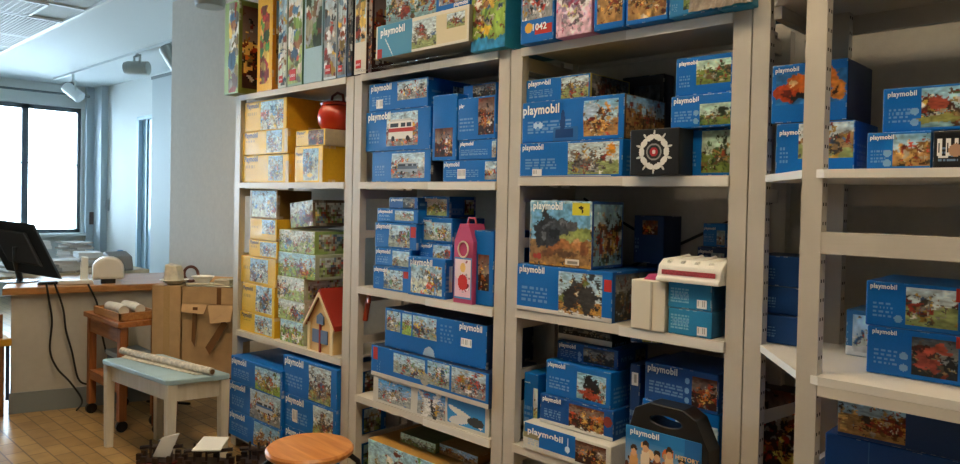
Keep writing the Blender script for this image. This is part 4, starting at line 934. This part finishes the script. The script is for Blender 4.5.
def leg(a, b, wd=.05, z1=.525):
    mb = MB(); k = .78
    A = [q(a, b, z1), q(a+wd, b, z1), q(a+wd, b+wd, z1), q(a, b+wd, z1)]; c = (A[0]+A[2])/2; B = [Vector((c.x+(p.x-c.x)*k, c.y+(p.y-c.y)*k, 0)) for p in A]
    mb.add(B+A, [(3, 2, 1, 0), (4, 5, 6, 7)]+[(i, (i+1) % 4, 4+(i+1) % 4, 4+i) for i in range(4)]); mb.build('leg', W1, t, bevel=.004)
for a, b in ((.006, .01), (Lu-.058, .01), (.006, Lv-.055), (Lu-.058, Lv-.055)): leg(a, b)
mb = MB()
for a0, b0, a1, b1 in ((.04, .035, Lu-.04, .055), (.04, Lv-.055, Lu-.04, Lv-.035), (.035, .05, .055, Lv-.05), (Lu-.055, .05, Lu-.035, Lv-.05)):
    mb.hull8([q(a0, b0, .425), q(a1, b0, .425), q(a1, b1, .425), q(a0, b1, .425)], Vector((0, 0, .1))).build('apron', W1, t); mb = MB()
# rolled paper on the table
r0 = onZ(122, 350, .585); r1 = onZ(212, 371, .585)
t = thing('paper_roll', 'long patterned paper roll lying across the pale blue table', 'paper roll', (r0.x, r0.y, .557))
d = r1-r0; d.z = 0
MB().tube([(0, 0, .024), (d.x, d.y, .024)], .022, 16).build('roll', mat('patterned_paper', '#c4bdae', .55, noise=.35, nscale=45), t, smooth=True)
dn = d.normalized(); MB().tube([(d.x+dn.x*.001, d.y+dn.y*.001, .024), (d.x+dn.x*.006, d.y+dn.y*.006, .024)], .014, 14).build('core', mat('roll_core', '#6b5136', .7), t)
mb = MB(); nrm = Vector((-dn.y, dn.x, 0))
mb.hull8([Vector((0, 0, .001))+d*.1-nrm*.06, Vector((0, 0, .001))+d*.9-nrm*.05, Vector((0, 0, .001))+d*.95, Vector((0, 0, .001))+d*.05], Vector((0, 0, .003))).build('loose_sheet', mat('patterned_paper', '#c4bdae', .55), t)

# ------------------------------------------------------------------ cardboard boxes behind the table
KO = Vector((-4.86, 1.95, 0)); KR = math.atan2(.62, .78); kx = Vector((math.cos(KR), math.sin(KR), 0)); ky = Vector((-math.sin(KR), math.cos(KR), 0))
def kp(x, y, z): return KO+kx*x+ky*y+Vector((0, 0, z))
def cbox(x0, y0, z0, W, dep, H, label, tape=True, closed=True):
    t = thing('cardboard_box', label, 'cardboard box', kp(x0, y0, z0), KR, 'brown cardboard boxes behind the small table')
    th = .006
    mb = MB(); mb.box(0, W, 0, dep, 0, th).box(0, W, 0, th, 0, H).box(0, W, dep-th, dep, 0, H).box(0, th, 0, dep, 0, H).box(W-th, W, 0, dep, 0, H)
    mb.build('box_body', CARD, t)
    if closed:
        MB().box(0, W, 0, dep*.495, H-.002, H+.003).build('flap', CARD, t); MB().box(0, W, dep*.505, dep, H-.002, H+.003).build('flap', CARD, t)
    if tape: MB().box(W*.40, W*.62, -.002, .0, H*.0, H).box(W*.40, W*.62, 0, dep, H+.0035, H+.005).build('tape', mat('pale_tape', '#b8996c', .2, bump=.4, bscale=50), t)
    return t
TP = mat('wrinkled_tape', '#6f4a28', .3)
cbox(0, 0, .40, .20, .2, .59, 'tall brown cardboard box with creased pale tape, left of the torn one')
W, H = .36, .475
t = cbox(.207, 0, .40, W, .26, H, 'brown cardboard box with torn flaps and hanging brown tape, nearest the shelving', tape=False)
MB().hull8([Vector((W*.24, -.022, H*.97)), Vector((W*.33, -.022, H*.97)), Vector((W*.30, -.03, H*.42)), Vector((W*.22, -.02, H*.5))], Vector((0, .004, 0))).build('tape', TP, t)
MB().hull8([Vector((W*.84, -.035, H*.82)), Vector((W*.92, -.035, H*.75)), Vector((W*.60, -.045, H*.33)), Vector((W*.50, -.03, H*.42))], Vector((0, .005, 0))).build('tape', TP, t)
MB().hull8([Vector((W*.5, -.002, H-.002)), Vector((W*.99, -.002, H)), Vector((W*.99, -.05, H*.80)), Vector((W*.60, -.045, H*.76))], Vector((0, .006, 0))).build('flap', CARD, t)
MB().hull8([Vector((0, -.001, H)), Vector((W*.48, -.001, H)), Vector((W*.46, -.035, H*.88)), Vector((W*.03, -.03, H*.9))], Vector((0, .005, 0))).build('flap', CARD, t)
t2 = cbox(.207, .0, .40+H+.005, .38, .24, .11, 'shallow brown cardboard tray resting on the torn taped box', tape=False, closed=False)
MB().box(.24, .27, -.003, 0, 0, .11).build('tape', TP, t2)
MB().hull8([Vector((0, .24, .11)), Vector((.38, .24, .11)), Vector((.37, .27, .15)), Vector((.01, .27, .155))], Vector((0, .005, 0))).build('flap', CARD, t2)
DW = wood('reddish_wood', '#7d4a26', '#5b321a', 2, 6, .5)
t = thing('low_trolley', 'low dark wooden trolley on castors under the cardboard boxes', 'trolley', kp(0, 0, 0), KR)
MB().box(0, .57, 0.0, .28, .375, .399).build('board', DW, t)
for x in (0, .525):
    for y in (.01, .23): MB().box(x, x+.045, y, y+.045, .05, .375).build('leg', DW, t); MB().tube([(x+.01, y+.022, .03), (x+.034, y+.022, .03)], .03, 14).build('castor', BLACK, t)
zc1 = .40+.59+.0035; zt1 = .40+H+.005+.11
def put(o, x, y, z): o.location = kp(x, y, z); o.rotation_euler = (0, 0, KR); return o
def bowl(x, y, z, r, h, label, m=WHITE): return tag(put(MB().lathe([(0, 0), (r*.45, 0), (r, h), (r*.96, h), (r*.42, .006), (0, .006)]).build('bowl', m, smooth=True), x, y, z), label, 'bowl')
bowl(.10, .1, zc1+.001, .095, .03, 'shallow white dish on the tall cardboard box')
bt = MB().prism([(-.055, 0), (.055, 0), (.05, .07), (.035, .11), (-.045, .12)], -.04, .04, 'y').build('paper_bag', mat('crumpled_paper', '#c9c4b4', .8, noise=.15, nscale=25), bevel=.008)
tag(put(bt, .09, .11, zc1+.014), 'crumpled off-white paper bag in the dish on the tall cardboard box', 'bag')
# a white lid spanning the shallow tray carries the loose things
tag(put(MB().box(0, .3, 0, .2, 0, .008).build('sheet', mat('cloth_white', '#cfccc0', .6), bevel=.002), .225, .02, zt1+.001), 'white sheet of card lying across the shallow cardboard tray', 'card')
bowl(.29, .12, zt1+.010, .075, .05, 'white plastic bowl beside the brown strap above the cardboard tray')
t = thing('cable_coil', 'brown looped strap standing behind the white bowl above the cardboard boxes', 'strap', kp(.215, .18, zt1-.02), KR)
t.location = kp(.17, .19, zc1+.001)
MB().tube([(.0+.05*math.cos(a), 0, .06+.05*math.sin(a)) for a in [2*PI*i/20 for i in range(21)]]+[(.07, 0, .02)], .010, 8).build('strap', mat('strap_brown', '#5d3226', .6), t, smooth=True)
tag(put(MB().box(0, .11, 0, .09, 0, .04).build('small_box', mat('sbox_grey', '#aaa797', .6), bevel=.006), .41, .03, zt1+.010), 'small pale grey box at the right end above the shallow cardboard tray', 'box')
tag(put(MB().tube([(0, 0, .008), (.3, .03, .008)], .006, 8).build('stick', mat('stick_pale', '#c9bfa4', .5), smooth=True), .23, .01, zt1+.010), 'thin pale stick lying in front of the white bowl', 'stick')

# ------------------------------------------------------------------ wooden cart
CW = wood('cart_wood', '#a9683a', '#844c26', 2, 6, .45); CWX = wood('cart_wood_long', '#b0713f', '#8c5429', 0, 6, .45)
c0 = Vector((-5.63, 1.80, 0)); cw, cdp, chh = .63, .27, .74
t = thing('wooden_cart', 'reddish wooden cart on black castors between the counter and the small table', 'cart', c0)
MB().box(-.02, cw+.02, -.02, cdp+.02, chh-.035, chh).build('tabletop', CWX, t, bevel=.004)
for x in (0, cw-.05):
    for y in (0, cdp-.05):
        MB().box(x, x+.05, y, y+.05, .075, chh-.035).build('leg', CW, t, bevel=.003)
        o = MB().tube([(x+.012, y+.025, .037), (x+.038, y+.025, .037)], .037, 18).build('castor', BLACK, t, smooth=True)
MB().box(.05, cw-.05, .005, .025, .60, .69).build('apron', CWX, t)
MB().box(.05, cw-.05, 0.002, cdp-.002, .30, .325).build('shelf', CWX, t)
for y in (0.0, cdp-.03): MB().box(.05, cw-.05, y+.005, y+.025, .26, .30).build('rail', CWX, t)
MB().box(.0+.01, .03, .05, cdp-.05, .60, .69).build('apron', CW, t)
# things on the cart
p = onZ(118, 305, chh)
t = thing('wooden_tray', 'shallow wooden tray standing on the cart with paper bundles', 'tray', (-5.5, 1.80, chh+.001), 0)
tw, td = .48, .25
MB().box(0, tw, 0, td, 0, .008).build('tray_base', CWX, t)
for x0, x1, y0, y1 in ((0, tw, 0, .012), (0, tw, td-.012, td), (0, .012, 0, td), (tw-.012, tw, 0, td)): MB().box(x0, x1, y0, y1, .008, .055).build('side_panel', wood('tray_wood', '#c08c55', '#a4713f', 0, 6), t)
for i, (x, y, L, lab) in enumerate(((.08, .075, .28, 'rolled white paper bundle lying in the wooden tray, nearer one'), (.1, .175, .28, 'rolled white paper bundle lying in the wooden tray, farther one'))):
    o = MB().tube([(0, 0, 0), (L*.5, .01, 0), (L, 0, 0)], [.034, .038, .034], 14).build('paper_bundle', mat('bundle_white', '#d6d1c4', .7, noise=.1), smooth=True); o.location = (-5.5+x, 1.80+y, chh+.056 if i == 0 else chh+.058); tag(o, lab, 'paper')
t = thing('storage_box', 'dark blue box with white rim on the lower shelf of the cart', 'box', (-5.32, 1.83, .326))
MB().box(0, .24, 0, .2, 0, .17).build('box_body', mat('dark_blue_plastic', '#2c3f5c', .4), t, bevel=.006)
MB().box(-.008, .248, -.008, .208, .15, .185).build('lid', mat('grey_lid', '#8fa0ac', .4), t, bevel=.004)
# dark folded metal legs under the table
t = thing('folded_stand', 'black metal stand lying folded on the floor behind the cart', 'stand', (-5.25, 2.22, 0))
for i in range(6):
    a = Vector((-.35+.05*i, .0+.03*i, .012+.03*(i % 3))); b = Vector((.1-.04*i, .12-.02*i, .14-.02*i)) if i % 2 else Vector((.05, .15, .05+.02*i))
    MB().tube([a, b], .010, 8).build('tube', BLACKM, t)

# ------------------------------------------------------------------ counter desk
A = onZ(10, 414, 0); B = onZ(88, 406, 0); dn = (B-A).normalized(); dn.z = 0; nn = Vector((-dn.y, dn.x, 0))   # nn points away from the camera side
if nn.x > 0: nn = -nn
L = 1.08
t = thing('counter_desk', 'grey counter with a wooden worktop beneath the computer screen', 'counter', A)
zt = onY(10, 287, A.y).z
def g_(a, b, z): return dn*a+nn*b+Vector((0, 0, z))
DG = mat('counter_grey', '#b7b3aa', .7, noise=.04, nscale=15)
MB().hull8([g_(0, 0, .0), g_(L, 0, .0), g_(L, .03, .0), g_(0, .03, .0)], Vector((0, 0, zt-.05))).build('front_panel', DG, t)
MB().hull8([g_(L-.03, .03, .0), g_(L, .03, .0), g_(L, .75, .0), g_(L-.03, .75, .0)], Vector((0, 0, zt-.05))).build('side_panel', DG, t)
MB().hull8([g_(.02, .7, .0), g_(.06, .7, .0), g_(.06, .74, .0), g_(.02, .74, .0)], Vector((0, 0, zt-.05))).build('leg', DG, t)
MB().hull8([g_(-.01, -.012, .0), g_(L, -.012, .0), g_(L, 0, .0), g_(-.01, 0, .0)], Vector((0, 0, .15))).build('kickboard', mat('grey_baseboard', '#7e8689', .5), t)
MB().hull8([g_(-.05, -.05, zt-.05), g_(L+.02, -.05, zt-.05), g_(L+.02, .78, zt-.05), g_(-.05, .78, zt-.05)], Vector((0, 0, .05))).build('worktop', wood('counter_wood', '#b98652', '#9c6c3e', 1, 5, .35), t, bevel=.005)
zd = zt
# monitor seen from behind
def at(px, py, b): # point on vertical plane parallel to counter front, at depth b behind it
    P = A+nn*b; d = ray(px, py); k = (P-CAM).dot(nn)/d.dot(nn); return CAM+d*k
BR = at(60, 279, .12); BL = at(6, 270, .40); TR = at(32, 224, .34); TL = at(-22, 217, .62)
n_ = (BR-BL).cross(TR-BR).normalized()
if n_.x < 0: n_ = -n_
base = Vector((0, 0, 0)); st = at(20, 279, .38); st.z = zd
t = thing('monitor', 'black computer screen seen from behind, tilted on the counter', 'monitor', (st.x, st.y, zd+.001))
o0 = Vector(t.location)
MB().hull8([v-o0 for v in (BL, BR, TR, TL)], -n_*.03).build('screen_panel', BLACK, t, bevel=.006)
cc = (BL+BR+TR+TL)/4-o0; ee = [(v-o0-cc)*.62+cc for v in (BL, BR, TR, TL)]
MB().hull8(ee, n_*.035).build('back_cover', mat('black_matte', '#1b1c1f', .55), t, bevel=.012)
MB().tube([cc+n_*.03, cc+n_*.03+Vector((0, 0, -.1)), Vector((0, 0, .015))], .022, 10).build('stand_neck', BLACK, t)
MB().lathe([(0, 0), (.13, 0), (.13, .008), (.03, .018), (0, .018)]).build('stand_base', mat('stand_grey', '#3c4650', .25), t)
# devices on the counter
def dev(px, py, b, prof, label, name, cat, m=WHITE, dep=.05):
    P = at(px, py, b); P.z = zd+.001
    o = MB().prism(prof, -dep/2, dep/2, 'y').build(name, m, bevel=.006); o.location = P; o.rotation_euler = (0, 0, math.atan2(dn.y, dn.x)); return tag(o, label, cat)
dev(84, 282, .2, [(-.03, 0), (.03, 0), (.028, .19), (-.02, .2)], 'white upright modem standing on the counter behind the screen', 'modem', 'modem', dep=.08)
dev(76, 284, .1, [(-.12, 0), (.12, 0), (.11, .03), (-.11, .03)], 'flat white device lying at the front of the counter', 'router', 'device', dep=.1)
t = thing('sphere_device', 'rounded white device with a black foot at the right end of the counter', 'device', Vector((at(108, 287, .1).x, at(108, 287, .1).y, zd+.001)))
bm_ = MB(); pr = [(-.11, .03)]+[(.11*math.cos(a)*-1, .09+.11*math.sin(a)*.85+.02) for a in [PI*i/10 for i in range(11)]]+[(.11, .03)]
o = MB().prism(pr, -.06, .06, 'y').build('shell', WHITE, t, bevel=.02); o.rotation_euler = (0, 0, math.atan2(dn.y, dn.x))
o = MB().box(-.05, .05, -.05, .05, 0, .035).build('foot', BLACK, t); o.rotation_euler = (0, 0, math.atan2(dn.y, dn.x))
o = dev(48, 284, .12, [(-.07, 0), (.07, 0), (.06, .025), (-.06, .02)], 'dark flat gadget lying in front of the screen', 'adapter', 'gadget', BLACK, .06)
# back table with clutter in front of the window
t = thing('work_table', 'pale work table covered in papers before the window', 'table', (-7.5, 2.0, 0))
MB().box(-.9, .7, -.6, .7, .86, .9).build('tabletop', mat('worktable_top', '#b8a98c', .5), t)
for x in (-.85, .62):
    for y in (-.55, .62): MB().box(x, x+.05, y, y+.05, 0, .86).build('leg', W1, t)
rng = random.Random(21)
items = [(-7.15, 1.75, .32, .24, .16, '#d9dcda', 'white'), (-7.0, 2.05, .3, .22, .10, '#c9cdd0', 'pale grey'), (-7.6, 1.9, .34, .26, .24, '#e2e4e4', 'large white'), (-7.35, 2.35, .26, .2, .13, '#cfd6dc', 'light blue grey'), (-7.9, 2.4, .3, .2, .2, '#b8b3ae', 'beige')]
for i, (x, y, w_, d_, h_, c, nm) in enumerate(items):
    t = thing('paper_stack', nm+' heap of papers on the work table before the window', 'papers', (x, y, .901), 0, 'paper heaps before the window')
    z = 0
    while z < h_:
        hh = rng.uniform(.012, .03); o = MB().box(-w_/2, w_/2, -d_/2, d_/2, z, z+hh).build('paper_bundle', mat('ps'+c+str(int(z*100) % 3), c if int(z*100) % 3 else '#a9a49c', .7), t, bevel=.002); o.rotation_euler = (0, 0, rng.uniform(-.5, .5)); z += hh
o = MB().lathe([(0, 0), (.05, 0), (.06, .04), (.05, .12), (.02, .15), (0, .15)]).build('blue_pouch', mat('pouch_blue', '#5c93bb', .5), smooth=True); p = at(82, 258, .6); o.location = (-7.3, 2.62, .901); tag(o, 'soft blue pouch among the papers before the window', 'pouch')
o = MB().prism([(-.14, 0), (.14, 0), (.1, .13), (-.06, .17)], -.1, .1, 'y').build('printer', mat('printer_grey', '#7c7a78', .5), bevel=.015); o.location = (-6.9, 2.45, .901); tag(o, 'dark grey small printer among the papers before the window', 'printer')
# cables
def cable(pts, label, r=.007):
    P = [Vector(p) for p in pts]; Q = []
    for i in range(len(P)-1):
        p0, p1, p2, p3 = P[max(i-1, 0)], P[i], P[i+1], P[min(i+2, len(P)-1)]
        for k in range(6):
            s_ = k/6; Q.append(.5*((2*p1)+(-p0+p2)*s_+(2*p0-5*p1+4*p2-p3)*s_**2+(-p0+3*p1-3*p2+p3)*s_**3))
    Q.append(P[-1]); o = MB().tube([q_-P[0] for q_ in Q], r, 8).build('cable', BLACK, smooth=True); o.location = P[0]; return tag(o, label, 'cable', 'black cables hanging at the counter')
def ac(px, py, b=-.07): return at(px, py, b)
E0 = onZ(84, 408, .01)+Vector((.03, -.06, 0))
cable([ac(46, 282), ac(49, 300), ac(52, 322), ac(50, 350), ac(57, 368), ac(70, 382), ac(82, 400), E0], 'left black cable hanging in a long bend down the counter front')
cable([ac(54, 282), ac(63, 308), ac(66, 330), ac(72, 352), ac(78, 378), ac(86, 384), ac(90, 382)], 'right black cable hanging down the counter to the cart')
cable([ac(88, 284), ac(97, 303), ac(99, 320), ac(106, 352)], 'black cable dropping from the white modem behind the cart')
# ------------------------------------------------------------------ chair fragment at the left edge
p = onZ(1, 416, 0)
t = thing('yellow_table', 'yellow-topped wooden table corner with a brown post at the left edge', 'table', (p.x, p.y, 0))
OY = wood('yellow_wood', '#c9992f', '#b3852a', 1, 5); OB = wood('leg_brown', '#9c6a3a', '#7d5230', 2, 5)
zy = onY(2, 338, p.y).z
MB().box(-.45, .075, -.5, .045, zy-.05, zy).build('tabletop', OY, t, bevel=.004)
MB().box(-.02, .03, -.03, .01, 0, zy-.05).build('leg', OB, t)
MB().box(.04, .06, .015, .035, 0.12, zy-.05).build('brace', mat('dark_blue_plastic', '#2c3f5c', .4), t)
MB().box(-.42, -.37, -.03, .01, 0, zy-.05).build('leg', OB, t); MB().box(-.02, .03, -.48, -.44, 0, zy-.05).build('leg', OB, t); MB().box(-.42, -.37, -.48, -.44, 0, zy-.05).build('leg', OB, t)
MB().box(-.02, .025, -.03, .0, zy, onY(2, 314, p.y).z).build('post', OB, t)
# ------------------------------------------------------------------ stool
zs = .64; c = onZ(310, 446, zs); a = onZ(266, 447, zs); b = onZ(354, 447, zs); R_ = (b-a).length/2
t = thing('stool', 'round wooden stool seat on bent black metal legs in front of the shelves', 'stool', (c.x, c.y, 0))
MB().lathe([(0, zs-.03), (R_-.012, zs-.03), (R_, zs-.02), (R_, zs-.008), (R_-.008, zs), (0, zs)], n=48).build('seat', wood('stool_wood', '#c98a4c', '#a9682f', 0, 5, .3), t, smooth=True)
for k in range(4):
    a = PI/4+k*PI/2+.3; ca, sa = math.cos(a), math.sin(a)
    MB().tube([(ca*r, sa*r, z) for r, z in ((.03, zs-.042), (.1, zs-.042), (.155, zs-.05), (.185, zs-.075), (.198, zs-.13), (.205, .3), (.215, .0))], .011, 10).build('leg', BLACKM, t, smooth=True)
MB().tube([(.2*math.cos(2*PI*i/32), .2*math.sin(2*PI*i/32), .25) for i in range(33)], .008, 8).build('foot_ring', BLACKM, t, smooth=True)
# ------------------------------------------------------------------ toy ships on the floor
DKW = mat('dark_toy_brown', '#2b1d18', .4); DRED = mat('dark_toy_red', '#5e1c18', .4); SAIL = mat('sail_white', '#d8dcdc', .45)
def ship(x, y, L, label, rz, sail=True):
    t = thing('toy_ship', label, 'toy ship', (x, y, 0), rz, 'toy ships on the floor'); t.scale = (1.15, 1.15, 1.15)
    mb = MB(); n = 10
    for (h0, h1, k0, k1) in ((0, .07, .65, .9), (.07, .13, .9, 1)):
        def ring(z, k): return [(L*.5*k*(-1 if i >= n else 1)*0+L*.5*k*math.cos(2*PI*i/20), .075*k*math.copysign(abs(math.sin(2*PI*i/20))**.7, math.sin(2*PI*i/20)), z) for i in range(20)]
        mb.add(ring(h0, k0)+ring(h1, k1), [list(range(20))[::-1], list(range(20, 40))]+[(i, (i+1) % 20, 20+(i+1) % 20, 20+i) for i in range(20)])
    mb.build('hull', DRED, t)
    for i in range(9):
        a = 2*PI*i/9; MB().box(-.012, .012, -.008, .008, 0, .03).build('rail_block', DKW, t).location = (L*.46*math.cos(a), .068*math.sin(a), .13)
    MB().box(-L*.42, L*.42, -.055, .055, .12, .135).build('deck', DKW, t)
    for i in (-1, 0, 1):
        MB().tube([(L*.22*i, 0, .13), (L*.22*i, 0, .22)], .006, 8).build('mast', DKW, t)
        MB().tube([(L*.22*i-.05, .0, .18), (L*.22*i+.06, .02, .19)], .009, 8).build('cannon', DKW, t)
    if sail:
        MB().hull8([Vector((-.02, -.03, .15)), Vector((.05, -.01, .14)), Vector((.085, .02, .25)), Vector((.02, -.02, .24))], Vector((0, .012, .0))).build('sail', SAIL, t, bevel=.003)
    return t
p1 = onZ(159, 486, 0); ship(p1.x, p1.y, .2, 'small dark red toy ship with a silvery white sail, on the floor', .7, True)
p2 = onZ(206, 490, 0); ship(p2.x, p2.y, .26, 'dark toy ship with a flat white sheet on its deck, on the floor', .75, False)
o = MB().hull8([Vector((-.05, -.05, .2)), Vector((.08, -.04, .2)), Vector((.09, .04, .235)), Vector((-.03, .04, .235))], Vector((0, 0, .006))).build('sheet', SAIL, [x for x in C.objects if x.get('label', '').startswith('dark toy ship with a flat')][0])
p3 = onZ(258, 488, 0); ship(p3.x, p3.y, .2, 'black toy ship without a sail, lying closest to the blue boxes', .6, False)

# ------------------------------------------------------------------ exposure
sc = bpy.context.scene
sc.view_settings.view_transform = 'Standard'; sc.view_settings.look = 'None'; sc.view_settings.gamma = 1; sc.view_settings.use_curve_mapping = False
sc.view_settings.exposure = .86
